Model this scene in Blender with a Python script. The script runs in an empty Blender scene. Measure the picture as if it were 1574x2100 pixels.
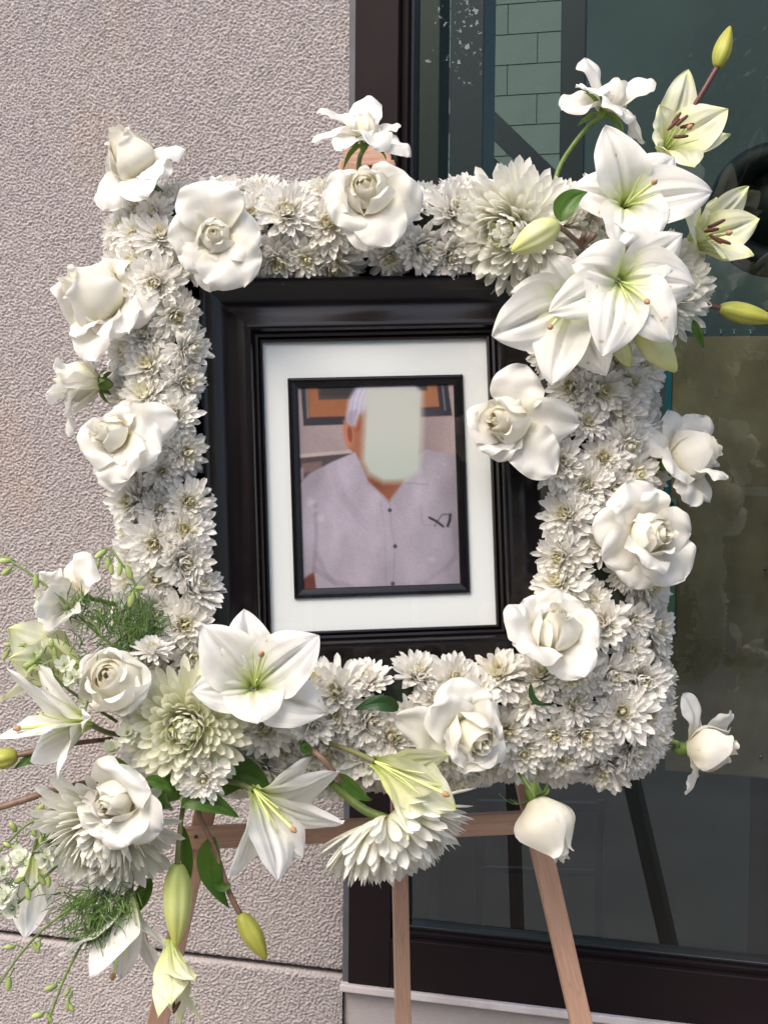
import bpy, math, random
import numpy as np
from mathutils import Vector, Matrix, noise

rnd = random.Random(7)
scene = bpy.context.scene
col = scene.collection
R = math.radians

# ------------------------------------------------------------------ camera
F = 3150.0                      # focal length in photograph pixels
CX, CY = 787.0, 1050.0
YAW, PITCH, ROLL = R(17.0), R(3.0), R(-0.5)
CAM = Vector((0.0, -2.22, 1.45))
fwd = Vector((-math.sin(YAW) * math.cos(PITCH), math.cos(YAW) * math.cos(PITCH), -math.sin(PITCH)))
right0 = Vector((math.cos(YAW), math.sin(YAW), 0))
down0 = fwd.cross(right0)
RIGHT = (math.cos(ROLL) * right0 + math.sin(ROLL) * down0).normalized()
DOWN = (-math.sin(ROLL) * right0 + math.cos(ROLL) * down0).normalized()
UP = -DOWN
BACK = -fwd
cd = bpy.data.cameras.new('camera')
cd.sensor_fit = 'VERTICAL'; cd.sensor_height = 24.0; cd.lens = 24.0 * F / 2100.0
cd.clip_start = 0.05; cd.clip_end = 300.0
cam = bpy.data.objects.new('camera', cd); col.objects.link(cam)
m = Matrix((RIGHT, UP, BACK)).transposed().to_4x4(); m.translation = CAM
cam.matrix_world = m
scene.camera = cam

# ------------------------------------------------------------------ sky, sun, exposure
world = bpy.data.worlds.new('World'); scene.world = world; world.use_nodes = True
wn = world.node_tree.nodes; wl = world.node_tree.links
SUN_EL, SUN_AZ = R(46.0), R(198.0)      # azimuth measured clockwise from +Y
sky = wn.new('ShaderNodeTexSky'); sky.sky_type = 'NISHITA'; sky.sun_disc = False
sky.sun_elevation = SUN_EL; sky.sun_rotation = SUN_AZ
sky.air_density = 1.0; sky.dust_density = 4.0; sky.ozone_density = 0.6
bg = wn['Background']; bg.inputs['Strength'].default_value = 0.15
wl.new(sky.outputs['Color'], bg.inputs['Color'])
sd = bpy.data.lights.new('sun', 'SUN'); sd.energy = 1.0; sd.angle = R(36.0); sd.color = (1.0, 0.95, 0.88)
sun = bpy.data.objects.new('sun', sd); col.objects.link(sun)
sdir = Vector((math.sin(SUN_AZ) * math.cos(SUN_EL), math.cos(SUN_AZ) * math.cos(SUN_EL), math.sin(SUN_EL)))
sun.rotation_euler = sdir.to_track_quat('Z', 'Y').to_euler()
sun.location = (0, -4, 6)
scene.view_settings.view_transform = 'Standard'
scene.view_settings.look = 'None'
scene.view_settings.gamma = 1.0
scene.view_settings.exposure = 0.98
scene.cycles.max_bounces = 10; scene.cycles.diffuse_bounces = 6; scene.cycles.glossy_bounces = 4; scene.cycles.transparent_max_bounces = 8; scene.cycles.caustics_reflective = False; scene.cycles.caustics_refractive = False
scene.view_settings.use_curve_mapping = False

# ------------------------------------------------------------------ pixel helpers
def ray(px, py):
    return fwd + RIGHT * ((px - CX) / F) + DOWN * ((py - CY) / F)
def Pd(px, py, d):
    return CAM + ray(px, py) * d
def Pw(px, py, y=0.0):
    r = ray(px, py)
    return CAM + r * ((y - CAM.y) / r.y)
T_ = Vector((-0.00527252, -0.03311877, 1.83008653))
EO = CAM + RIGHT * T_.x + DOWN * T_.y + fwd * T_.z
EU = Vector((0.92536591, 0.37757204, 0.03372363)).normalized()
EV = Vector((-0.06431596, 0.06870701, 0.99556155)); EV = (EV - EU * EV.dot(EU)).normalized()
EW = EU.cross(EV).normalized()
def E3(u, v, w):
    return EO + EU * u + EV * v + EW * w
def P(px, py, w=0.0):
    r = ray(px, py)
    k = (EO + EW * w - CAM).dot(EW) / r.dot(EW)
    return CAM + r * k
def uv_of(px, py, w=0.0):
    d = P(px, py, w) - EO
    return d.dot(EU), d.dot(EV)
PX = 1.83 / F                    # metres per photograph pixel at the picture
def A(x, y, z):
    """direction given as seen in the photograph: right, up, towards the viewer"""
    return (RIGHT * x + UP * y + BACK * z).normalized()

# ------------------------------------------------------------------ objects
def link(o, parent=None):
    col.objects.link(o)
    if parent is not None:
        o.parent = parent
    return o
def tag(o, label=None, cat=None, group=None, kind=None):
    if label: o['label'] = label
    if cat: o['category'] = cat
    if group: o['group'] = group
    if kind: o['kind'] = kind
    return o
def empty(name, loc, label=None, cat=None, group=None):
    o = bpy.data.objects.new(name, None); o.location = loc
    o.empty_display_size = 0.02
    link(o); tag(o, label, cat, group)
    return o
def wloc(o):
    v = Vector(o.location)
    while o.parent is not None:
        o = o.parent; v += Vector(o.location)
    return v
def make_mesh(name, verts, faces, uvs=None, mat=None, smooth=True):
    me = bpy.data.meshes.new(name)
    me.from_pydata([tuple(v) for v in verts], [], faces)
    if uvs is not None:
        lay = me.uv_layers.new(name='UVMap')
        li = np.empty(len(me.loops), dtype=np.int32); me.loops.foreach_get('vertex_index', li)
        lay.data.foreach_set('uv', np.asarray(uvs, dtype=np.float32)[li].ravel())
    if mat: me.materials.append(mat)
    me.polygons.foreach_set('use_smooth', [smooth] * len(me.polygons))
    me.update()
    return me
def mobj(name, verts, faces, uvs=None, mat=None, parent=None, smooth=True):
    """verts in world space"""
    off = wloc(parent) if parent is not None else Vector((0, 0, 0))
    me = make_mesh(name, [v - off for v in verts], faces, uvs, mat, smooth)
    return link(bpy.data.objects.new(name, me), parent)

class MB:
    def __init__(s): s.v = []; s.f = []; s.uv = []
    def add(s, v, f, uv=None):
        o = len(s.v); s.v += list(v); s.f += [tuple(i + o for i in q) for q in f]
        s.uv += list(uv) if uv is not None else [(0, 0)] * len(v)
    def build(s, name, mat, parent=None, smooth=True):
        return mobj(name, s.v, s.f, s.uv, mat, parent, smooth)
BOXF = [(0, 3, 2, 1), (4, 5, 6, 7), (0, 1, 5, 4), (1, 2, 6, 5), (2, 3, 7, 6), (3, 0, 4, 7)]
def box_v(x0, x1, y0, y1, z0, z1):
    return [Vector(p) for p in ((x0, y0, z0), (x1, y0, z0), (x1, y1, z0), (x0, y1, z0), (x0, y0, z1), (x1, y0, z1), (x1, y1, z1), (x0, y1, z1))]
def box(name, b, mat, parent=None, bevel=0.0):
    o = mobj(name, box_v(*b), BOXF, None, mat, parent, False)
    if bevel: add_bevel(o, bevel)
    return o
def add_bevel(o, w, seg=2):
    md = o.modifiers.new('bevel', 'BEVEL'); md.width = w; md.segments = seg; md.limit_method = 'ANGLE'
def beam(name, p0, p1, wd, dp, n, mat, parent=None, bevel=0.0015):
    """rectangular bar from p0 to p1; width wd across, depth dp along n"""
    t = (p1 - p0).normalized(); n = (n - t * n.dot(t)).normalized(); b = t.cross(n)
    v = []
    for p in (p0, p1):
        for sx, sy in ((-1, -1), (1, -1), (1, 1), (-1, 1)):
            v.append(p + b * (sx * wd / 2) + n * (sy * dp / 2))
    L = (p1 - p0).length
    uv = [(0, 0), (.1, 0), (.2, 0), (.3, 0), (0, L), (.1, L), (.2, L), (.3, L)]
    o = mobj(name, v, BOXF, uv, mat, parent, False)
    if bevel: add_bevel(o, bevel)
    return o
def catmull(pts, n):
    if len(pts) == 2:
        return [pts[0].lerp(pts[1], i / n) for i in range(n + 1)]
    q = [pts[0] * 2 - pts[1]] + pts + [pts[-1] * 2 - pts[-2]]
    out = []
    segs = len(pts) - 1
    per = max(2, n // segs)
    for i in range(segs):
        a, b, c, d = q[i], q[i + 1], q[i + 2], q[i + 3]
        for k in range(per):
            t = k / per
            out.append(0.5 * ((2 * b) + (c - a) * t + (2 * a - 5 * b + 4 * c - d) * t * t + (3 * b - a - 3 * c + d) * t ** 3))
    out.append(pts[-1])
    return out
def tube_geo(pts, r0, r1=None, sides=7, n=14, cap=True, rfun=None):
    r1 = r0 if r1 is None else r1
    p = catmull(pts, n); m_ = len(p)
    v, f, uv = [], [], []
    ref = None
    for i, c in enumerate(p):
        t = (p[min(i + 1, m_ - 1)] - p[max(i - 1, 0)]).normalized()
        if ref is None: ref = t.orthogonal().normalized()
        ref = (ref - t * ref.dot(t)).normalized(); b = t.cross(ref)
        k = i / (m_ - 1)
        r = rfun(k) if rfun else r0 + (r1 - r0) * k
        for j in range(sides):
            a = 2 * math.pi * j / sides
            v.append(c + (ref * math.cos(a) + b * math.sin(a)) * r); uv.append((j / sides, k))
    for i in range(m_ - 1):
        for j in range(sides):
            a, b2 = i * sides + j, i * sides + (j + 1) % sides
            f.append((a, b2, b2 + sides, a + sides))
    if cap:
        f.append(tuple(range(sides))[::-1]); f.append(tuple((m_ - 1) * sides + j for j in range(sides)))
    return v, f, uv
def tube(name, pts, r0, r1, mat, parent=None, **k):
    v, f, uv = tube_geo(pts, r0, r1, **k)
    return mobj(name, v, f, uv, mat, parent)

# ------------------------------------------------------------------ materials
def newmat(name):
    mt = bpy.data.materials.new(name); mt.use_nodes = True
    nt = mt.node_tree; nt.nodes.clear()
    return mt, nt.nodes, nt.links
def ramp(N, stops, interp='LINEAR'):
    r = N.new('ShaderNodeValToRGB'); e = r.color_ramp.elements
    r.color_ramp.interpolation = interp
    while len(e) < len(stops): e.new(0.5)
    for el, (p, c) in zip(e, stops):
        el.position = p; el.color = (*c, 1) if len(c) == 3 else c
    return r
def principled(name, base, rough=0.5, spec=0.5, bump=None, var=None, coat=0.0, metal=0.0, coords='Object'):
    """bump=(scale,strength,dist,detail); var=(scale, other colour, detail)"""
    mt, N, L = newmat(name)
    out = N.new('ShaderNodeOutputMaterial'); p = N.new('ShaderNodeBsdfPrincipled')
    L.new(p.outputs[0], out.inputs['Surface'])
    p.inputs['Base Color'].default_value = (*base, 1); p.inputs['Roughness'].default_value = rough
    p.inputs['Specular IOR Level'].default_value = spec; p.inputs['Metallic'].default_value = metal
    p.inputs['Coat Weight'].default_value = coat; p.inputs['Coat Roughness'].default_value = 0.08
    tc = N.new('ShaderNodeTexCoord')
    if var:
        n = N.new('ShaderNodeTexNoise'); n.inputs['Scale'].default_value = var[0]; n.inputs['Detail'].default_value = var[2]
        L.new(tc.outputs[coords], n.inputs['Vector'])
        r = ramp(N, [(0.35, base), (0.65, var[1])]); L.new(n.outputs['Fac'], r.inputs[0]); L.new(r.outputs[0], p.inputs['Base Color'])
    if bump:
        n = N.new('ShaderNodeTexNoise'); n.inputs['Scale'].default_value = bump[0]; n.inputs['Detail'].default_value = bump[3]
        L.new(tc.outputs[coords], n.inputs['Vector'])
        b = N.new('ShaderNodeBump'); b.inputs['Strength'].default_value = bump[1]; b.inputs['Distance'].default_value = bump[2]
        L.new(n.outputs['Fac'], b.inputs['Height']); L.new(b.outputs[0], p.inputs['Normal'])
    return mt
def petal_mat(name, stops, transl=0.28, vein=(60, 2, .25), rough=0.5, axis='v', spots=None, var=0.05, tcol=None):
    """stops: colour ramp along UV v (base to tip) or u (ring of a chrysanthemum)"""
    mt, N, L = newmat(name)
    out = N.new('ShaderNodeOutputMaterial'); p = N.new('ShaderNodeBsdfPrincipled')
    uv = N.new('ShaderNodeUVMap'); sp = N.new('ShaderNodeSeparateXYZ'); L.new(uv.outputs[0], sp.inputs[0])
    r = ramp(N, stops); L.new(sp.outputs['Y' if axis == 'v' else 'X'], r.inputs[0])
    oi = N.new('ShaderNodeObjectInfo')
    hs = N.new('ShaderNodeHueSaturation')
    mr = N.new('ShaderNodeMapRange'); mr.inputs['To Min'].default_value = 1 - var; mr.inputs['To Max'].default_value = 1.0
    L.new(oi.outputs['Random'], mr.inputs['Value']); L.new(mr.outputs[0], hs.inputs['Value']); L.new(r.outputs[0], hs.inputs['Color'])
    c = hs.outputs[0]
    tc = N.new('ShaderNodeTexCoord')
    # faint uneven tone
    n0 = N.new('ShaderNodeTexNoise'); n0.inputs['Scale'].default_value = 45; n0.inputs['Detail'].default_value = 3
    L.new(tc.outputs['Object'], n0.inputs['Vector'])
    r0 = ramp(N, [(0.3, (0.93, 0.92, 0.88)), (0.6, (1, 1, 1))]); L.new(n0.outputs['Fac'], r0.inputs[0])
    mx = N.new('ShaderNodeMix'); mx.data_type = 'RGBA'; mx.blend_type = 'MULTIPLY'; mx.inputs[0].default_value = 1.0
    L.new(c, mx.inputs[6]); L.new(r0.outputs[0], mx.inputs[7]); c = mx.outputs[2]
    if spots:
        n1 = N.new('ShaderNodeTexNoise'); n1.inputs['Scale'].default_value = spots; n1.inputs['Detail'].default_value = 2
        L.new(tc.outputs['Object'], n1.inputs['Vector'])
        r1 = ramp(N, [(0.70, (0, 0, 0)), (0.75, (1, 1, 1))]); L.new(n1.outputs['Fac'], r1.inputs[0])
        mx2 = N.new('ShaderNodeMix'); mx2.data_type = 'RGBA'; mx2.inputs[7].default_value = (0.52, 0.32, 0.12, 1)
        ml = N.new('ShaderNodeMath'); ml.operation = 'MULTIPLY'; ml.inputs[1].default_value = 0.6
        L.new(r1.outputs[0], ml.inputs[0]); L.new(ml.outputs[0], mx2.inputs[0]); L.new(c, mx2.inputs[6]); c = mx2.outputs[2]
    L.new(c, p.inputs['Base Color'])
    p.inputs['Roughness'].default_value = rough; p.inputs['Specular IOR Level'].default_value = 0.3
    # lengthwise veins
    mp = N.new('ShaderNodeMapping'); mp.inputs['Scale'].default_value = (vein[0], vein[1], 1)
    L.new(uv.outputs[0], mp.inputs[0])
    n2 = N.new('ShaderNodeTexNoise'); n2.inputs['Scale'].default_value = 1.0; n2.inputs['Detail'].default_value = 2
    L.new(mp.outputs[0], n2.inputs['Vector'])
    b = N.new('ShaderNodeBump'); b.inputs['Strength'].default_value = vein[2]; b.inputs['Distance'].default_value = 0.0006
    L.new(n2.outputs['Fac'], b.inputs['Height']); L.new(b.outputs[0], p.inputs['Normal'])
    t = N.new('ShaderNodeBsdfTranslucent'); L.new(b.outputs[0], t.inputs['Normal'])
    if tcol: t.inputs['Color'].default_value = (*tcol, 1)
    else: L.new(c, t.inputs['Color'])
    ms = N.new('ShaderNodeMixShader'); ms.inputs[0].default_value = transl
    L.new(p.outputs[0], ms.inputs[1]); L.new(t.outputs[0], ms.inputs[2]); L.new(ms.outputs[0], out.inputs['Surface'])
    return mt
def glass_mat(name, tint, ior=1.5, dirt=0.0):
    mt, N, L = newmat(name)
    out = N.new('ShaderNodeOutputMaterial')
    tr = N.new('ShaderNodeBsdfTransparent'); tr.inputs[0].default_value = (*tint, 1)
    gl = N.new('ShaderNodeBsdfGlossy'); gl.inputs['Roughness'].default_value = 0.0
    fr = N.new('ShaderNodeFresnel')
    ge = N.new('ShaderNodeNewGeometry'); mi = N.new('ShaderNodeMix'); mi.data_type = 'FLOAT'      # a thin sheet reflects alike from both sides
    mi.inputs[2].default_value = ior; mi.inputs[3].default_value = 1.0 / ior
    L.new(ge.outputs['Backfacing'], mi.inputs[0]); L.new(mi.outputs[0], fr.inputs['IOR'])
    mx = N.new('ShaderNodeMixShader'); L.new(fr.outputs[0], mx.inputs[0]); L.new(tr.outputs[0], mx.inputs[1]); L.new(gl.outputs[0], mx.inputs[2])
    L.new(mx.outputs[0], out.inputs['Surface'])
    return mt

W_ = (0.86, 0.855, 0.83)
M = {}
M['rose'] = petal_mat('rose petal', [(0.0, (0.62, 0.66, 0.34)), (0.14, (0.82, 0.78, 0.58)), (0.42, (0.86, 0.84, 0.775)), (1.0, (0.865, 0.86, 0.835))], 0.36, (22, 2.5, .3))
M['rosebud'] = petal_mat('rose heart petal', [(0.0, (0.86, 0.82, 0.60)), (0.5, (0.90, 0.875, 0.78)), (1.0, (0.91, 0.90, 0.86))], 0.42, (24, 2, .15))
M['lily'] = petal_mat('lily petal', [(0.0, (0.46, 0.60, 0.16)), (0.2, (0.74, 0.80, 0.45)), (0.42, (0.86, 0.855, 0.80)), (1.0, (0.865, 0.86, 0.845))], 0.34, (30, 1.6, .9), spots=75)
M['lilygreen'] = petal_mat('young lily petal', [(0.0, (0.50, 0.60, 0.16)), (0.35, (0.78, 0.80, 0.46)), (0.8, (0.85, 0.85, 0.66)), (1.0, (0.74, 0.78, 0.40))], 0.3, (26, 1.2, .5))
M['mum'] = petal_mat('small chrysanthemum petal', [(0.0, (0.82, 0.78, 0.50)), (0.12, (0.89, 0.86, 0.71)), (0.3, (0.935, 0.92, 0.88)), (1.0, (0.945, 0.935, 0.91))], 0.40, (8, 1, .5), axis='u', var=.08)
M['mumcentre'] = petal_mat('chrysanthemum centre', [(0.0, (0.58, 0.56, 0.22)), (1.0, (0.84, 0.80, 0.52))], 0.1, (4, 4, .3))
M['bigmum'] = petal_mat('large chrysanthemum petal', [(0.0, (0.74, 0.77, 0.42)), (0.3, (0.89, 0.885, 0.77)), (1.0, (0.91, 0.905, 0.86))], 0.36, (7, 1, .5), var=.06)
M['bigmumgreen'] = petal_mat('green tinged chrysanthemum petal', [(0.0, (0.70, 0.76, 0.34)), (0.45, (0.87, 0.88, 0.66)), (1.0, (0.90, 0.90, 0.80))], 0.3, (7, 1, .5), var=.06)
M['bigmumcore'] = petal_mat('chrysanthemum core petal', [(0.0, (0.45, 0.54, 0.10)), (0.6, (0.68, 0.74, 0.28)), (1.0, (0.80, 0.82, 0.50))], 0.25, (7, 1, .5), var=.06)
M['leaf'] = petal_mat('leaf', [(0.0, (0.07, 0.14, 0.02)), (1.0, (0.045, 0.12, 0.018))], 0.22, (16, 1.5, 1.2), rough=0.33, var=.3, tcol=(0.16, 0.34, 0.03))
M['leafdark'] = petal_mat('dark leaf', [(0.0, (0.03, 0.075, 0.02)), (1.0, (0.02, 0.06, 0.022))], 0.12, (16, 1.5, 1.2), rough=0.35, var=.2, tcol=(0.06, 0.16, 0.03))
M['sepal'] = petal_mat('sepal', [(0.0, (0.14, 0.24, 0.04)), (1.0, (0.20, 0.30, 0.07))], 0.2, (10, 2, .4), var=.2)
M['budgreen'] = petal_mat('lily bud skin', [(0.0, (0.40, 0.47, 0.13)), (0.5, (0.60, 0.66, 0.26)), (1.0, (0.52, 0.52, 0.12))], 0.12, (30, 1, .3), rough=0.38)
M['budpale'] = petal_mat('pale lily bud skin', [(0.0, (0.55, 0.60, 0.22)), (0.5, (0.72, 0.74, 0.42)), (1.0, (0.62, 0.64, 0.22))], 0.15, (30, 1, .3), rough=0.38)
M['budyellow'] = petal_mat('yellow lily bud skin', [(0.0, (0.30, 0.32, 0.06)), (0.4, (0.42, 0.43, 0.085)), (1.0, (0.38, 0.36, 0.05))], 0.1, (30, 1, .3), rough=0.35)
M['stem'] = principled('green stem', (0.10, 0.17, 0.035), 0.45, var=(120, (0.15, 0.21, 0.05), 2))
M['stemolive'] = principled('olive stem', (0.13, 0.15, 0.05), 0.5, var=(90, (0.17, 0.16, 0.06), 2))
M['stembrown'] = principled('brown stem', (0.13, 0.075, 0.05), 0.5, var=(90, (0.19, 0.12, 0.08), 2))
M['stemred'] = principled('reddish stem', (0.10, 0.035, 0.03), 0.45)
M['fern'] = principled('feathery foliage', (0.075, 0.16, 0.03), 0.5, var=(60, (0.14, 0.24, 0.05), 1))
M['lime'] = petal_mat('larkspur bud', [(0.0, (0.22, 0.34, 0.07)), (1.0, (0.58, 0.64, 0.28))], 0.15, (8, 1, .3), var=.25)
M['larkspur'] = petal_mat('larkspur floret', [(0.0, (0.55, 0.66, 0.25)), (0.5, (0.85, 0.86, 0.78)), (1.0, (0.80, 0.84, 0.70))], 0.3, (8, 1, .4))
M['filament'] = principled('pale green filament', (0.60, 0.68, 0.26), 0.45)
M['anther'] = principled('dark brown anther', (0.10, 0.03, 0.02), 0.7, bump=(900, .5, .0005, 2))
M['stigma'] = principled('ochre stigma', (0.40, 0.23, 0.12), 0.6)
M['foam'] = principled('dark floral foam', (0.022, 0.03, 0.018), 0.9, bump=(250, .6, .002, 3))

def stucco():
    mt, N, L = newmat('mauve grey stucco')
    out = N.new('ShaderNodeOutputMaterial'); p = N.new('ShaderNodeBsdfPrincipled'); L.new(p.outputs[0], out.inputs[0])
    tc = N.new('ShaderNodeTexCoord')
    a = N.new('ShaderNodeTexNoise'); a.inputs['Scale'].default_value = 2.3; a.inputs['Detail'].default_value = 9; a.inputs['Roughness'].default_value = 0.62
    L.new(tc.outputs['Object'], a.inputs['Vector'])
    r = ramp(N, [(0.3, (0.345, 0.312, 0.312)), (0.55, (0.385, 0.348, 0.345)), (0.8, (0.405, 0.366, 0.354))]); L.new(a.outputs['Fac'], r.inputs[0])
    # faint ochre stains
    s = N.new('ShaderNodeTexNoise'); s.inputs['Scale'].default_value = 3.2; s.inputs['Detail'].default_value = 4; s.inputs['Roughness'].default_value = .65
    L.new(tc.outputs['Object'], s.inputs['Vector'])
    sr = ramp(N, [(0.55, (0, 0, 0)), (0.78, (.45, .45, .45))]); L.new(s.outputs['Fac'], sr.inputs[0])
    mx = N.new('ShaderNodeMix'); mx.data_type = 'RGBA'; mx.inputs[7].default_value = (0.42, 0.31, 0.22, 1)
    L.new(sr.outputs[0], mx.inputs[0]); L.new(r.outputs[0], mx.inputs[6]); L.new(mx.outputs[2], p.inputs['Base Color'])
    p.inputs['Roughness'].default_value = 0.85; p.inputs['Specular IOR Level'].default_value = 0.25
    n = N.new('ShaderNodeTexNoise'); n.inputs['Scale'].default_value = 330; n.inputs['Detail'].default_value = 5
    L.new(tc.outputs['Object'], n.inputs['Vector'])
    b = N.new('ShaderNodeBump'); b.inputs['Strength'].default_value = 0.7; b.inputs['Distance'].default_value = 0.0016
    L.new(n.outputs['Fac'], b.inputs['Height']); L.new(b.outputs[0], p.inputs['Normal'])
    return mt
M['stucco'] = stucco()
M['bronze'] = principled('dark bronze aluminium', (0.011, 0.007, 0.0085), 0.45, 0.10, bump=(800, .05, .0004, 2), var=(6, (0.015, 0.010, 0.011), 4))
M['bronzeedge'] = principled('grey caulk edge', (0.09, 0.09, 0.105), 0.5, var=(20, (0.06, 0.06, 0.07), 3))
M['gasket'] = principled('black gasket', (0.012, 0.013, 0.018), 0.3)
M['sill'] = principled('painted sill', (0.66, 0.61, 0.61), 0.7, var=(18, (0.50, 0.45, 0.44), 6), bump=(90, .3, .001, 4))
M['glass'] = glass_mat('tinted window glass', (0.44, 0.53, 0.51), 1.9)
M['pictureglass'] = glass_mat('picture glass', (0.97, 0.98, 0.975), 1.5)
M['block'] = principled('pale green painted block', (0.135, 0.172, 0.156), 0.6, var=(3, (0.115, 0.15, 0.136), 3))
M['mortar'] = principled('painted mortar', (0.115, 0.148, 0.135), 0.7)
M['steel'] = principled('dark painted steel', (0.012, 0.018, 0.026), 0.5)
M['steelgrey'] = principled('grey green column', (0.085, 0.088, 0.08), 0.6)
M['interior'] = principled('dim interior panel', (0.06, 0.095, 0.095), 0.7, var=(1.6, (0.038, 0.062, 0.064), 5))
M['kraft'] = principled('brown burlap board', (0.44, 0.30, 0.185), 0.85, var=(14, (0.27, 0.18, 0.11), 9), bump=(300, .5, .002, 4))
M['teal'] = principled('teal board edge', (0.03, 0.20, 0.26), 0.5)
M['greenpaper'] = principled('pale green paper strip', (0.25, 0.38, 0.25), 0.7)
M['pin'] = principled('blue push pin', (0.01, 0.06, 0.35), 0.25)
M['clip'] = principled('bright steel clip', (0.25, 0.28, 0.3), 0.2, metal=0.8)
M['rubber'] = principled('black rubber', (0.01, 0.01, 0.011), 0.5)
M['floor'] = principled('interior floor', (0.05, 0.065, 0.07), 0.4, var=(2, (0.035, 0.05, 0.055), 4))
M['paving'] = principled('concrete paving', (0.27, 0.27, 0.26), 0.85, var=(2, (0.21, 0.21, 0.205), 6))

def wood_mat():
    mt, N, L = newmat('beech wood')
    out = N.new('ShaderNodeOutputMaterial'); p = N.new('ShaderNodeBsdfPrincipled'); L.new(p.outputs[0], out.inputs[0])
    uv = N.new('ShaderNodeUVMap'); oi = N.new('ShaderNodeObjectInfo')
    mp = N.new('ShaderNodeMapping'); mp.inputs['Scale'].default_value = (26, 5, 1)
    ad = N.new('ShaderNodeVectorMath'); ad.operation = 'ADD'
    L.new(uv.outputs[0], ad.inputs[0]); L.new(oi.outputs['Random'], ad.inputs[1]); L.new(ad.outputs[0], mp.inputs[0])
    n = N.new('ShaderNodeTexNoise'); n.inputs['Scale'].default_value = 1.4; n.inputs['Detail'].default_value = 4; n.inputs['Distortion'].default_value = 1.2
    L.new(mp.outputs[0], n.inputs['Vector'])
    r = ramp(N, [(0.3, (0.36, 0.205, 0.135)), (0.5, (0.45, 0.275, 0.19)), (0.56, (0.36, 0.21, 0.14)), (0.62, (0.47, 0.29, 0.205))]); L.new(n.outputs['Fac'], r.inputs[0])
    L.new(r.outputs[0], p.inputs['Base Color']); p.inputs['Roughness'].default_value = 0.5
    return mt
M['wood'] = wood_mat()
def lacquer():
    mt, N, L = newmat('mahogany black lacquer')
    out = N.new('ShaderNodeOutputMaterial'); p = N.new('ShaderNodeBsdfPrincipled'); L.new(p.outputs[0], out.inputs[0])
    uv = N.new('ShaderNodeUVMap'); mp = N.new('ShaderNodeMapping'); mp.inputs['Scale'].default_value = (22, 3, 1); L.new(uv.outputs[0], mp.inputs[0])
    n = N.new('ShaderNodeTexNoise'); n.inputs['Scale'].default_value = 1; n.inputs['Detail'].default_value = 5; L.new(mp.outputs[0], n.inputs['Vector'])
    r = ramp(N, [(0.4, (0.0035, 0.0025, 0.0035)), (0.62, (0.005, 0.003, 0.0035)), (0.85, (0.016, 0.005, 0.004))]); L.new(n.outputs['Fac'], r.inputs[0])
    L.new(r.outputs[0], p.inputs['Base Color']); p.inputs['Roughness'].default_value = 0.27; p.inputs['Specular IOR Level'].default_value = 0.38
    r2 = ramp(N, [(0.3, (0.20, 0.20, 0.20)), (0.8, (0.27, 0.27, 0.27))]); L.new(n.outputs['Fac'], r2.inputs[0]); L.new(r2.outputs[0], p.inputs['Roughness'])
    return mt
M['lacquer'] = lacquer()
M['mat'] = principled('white mat board', (0.66, 0.675, 0.675), 0.8, bump=(700, .1, .0003, 2))
M['matbevel'] = principled('mat bevel', (0.85, 0.85, 0.83), 0.7)

# ================================================================== SETTING
def structure(o): o['kind'] = 'structure'; return o
g = structure(box('ground', (-40, 40, -60, 0.0, -0.2, 0.0), M['paving']))

XD = Pw(711, 1050).x              # where stucco meets the window
ZG = Pw(352, 1955).z              # reveal groove
ZT = 3.4
def stucco_patch(name, x0, x1, z0, z1, proud=0.0, lip_top=False, lip_bot=False, seed=1):
    cell = 0.0016
    nx, nz = int((x1 - x0) / cell), int((z1 - z0) / cell)
    rs = np.random.RandomState(seed)
    px, pz = nx + 1, nz + 1
    h = rs.randn(pz, px)
    fx = np.fft.fftfreq(px, cell)[None, :]; fz = np.fft.fftfreq(pz, cell)[:, None]
    # slightly slanted, flattened blobs
    a = R(-18); gx = fx * math.cos(a) + fz * math.sin(a); gz = -fx * math.sin(a) + fz * math.cos(a)
    k = np.sqrt((gx * 1.25) ** 2 + (gz * 0.85) ** 2)
    k0 = 1 / 0.0053
    H = np.exp(-((k - k0) / (0.75 * k0)) ** 2) + 0.25 * np.exp(-(k / (0.12 * k0)) ** 2)
    h = np.real(np.fft.ifft2(np.fft.fft2(h) * H)); h /= h.std()
    h = np.tanh(h * 1.5) + 0.15 * np.maximum(h, 0)
    h *= 0.0017
    X = np.linspace(x0, x1, px)[None, :].repeat(pz, 0); Z = np.linspace(z0, z1, pz)[:, None].repeat(px, 1)
    Y = -(h + proud)
    lip = 0.007
    if lip_top:
        e = np.clip((Z - (z1 - lip)) / lip, 0, 1); Y = Y + 0.010 * (1 - np.sqrt(np.maximum(0, 1 - e ** 2)))
    if lip_bot:
        e = np.clip(((z0 + lip) - Z) / lip, 0, 1); Y = Y + 0.006 * (1 - np.sqrt(np.maximum(0, 1 - e ** 2)))
    V = np.stack([X, Y, Z], -1).reshape(-1, 3).astype(np.float32)
    i = np.arange(pz - 1)[:, None] * px + np.arange(px - 1)[None, :]
    Fq = np.stack([i, i + 1, i + px + 1, i + px], -1).reshape(-1, 4).astype(np.int32)
    me = bpy.data.meshes.new(name)
    me.vertices.add(len(V)); me.vertices.foreach_set('co', V.ravel())
    me.loops.add(Fq.size); me.loops.foreach_set('vertex_index', Fq.ravel())
    me.polygons.add(len(Fq)); me.polygons.foreach_set('loop_start', np.arange(0, Fq.size, 4, dtype=np.int32))
    me.polygons.foreach_set('loop_total', np.full(len(Fq), 4, dtype=np.int32))
    me.polygons.foreach_set('use_smooth', np.ones(len(Fq), dtype=bool))
    me.materials.append(M['stucco']); me.update(calc_edges=True)
    return me
XL = Pw(0, 1050).x - 0.12
ZB = Pw(352, 2100).z - 0.07
ZTOP = Pw(352, 0).z + 0.09
wall = structure(box('wall', (-8, XD - 0.003, 0.034, 0.25, 0.0, ZT), M['stucco']))
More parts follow.
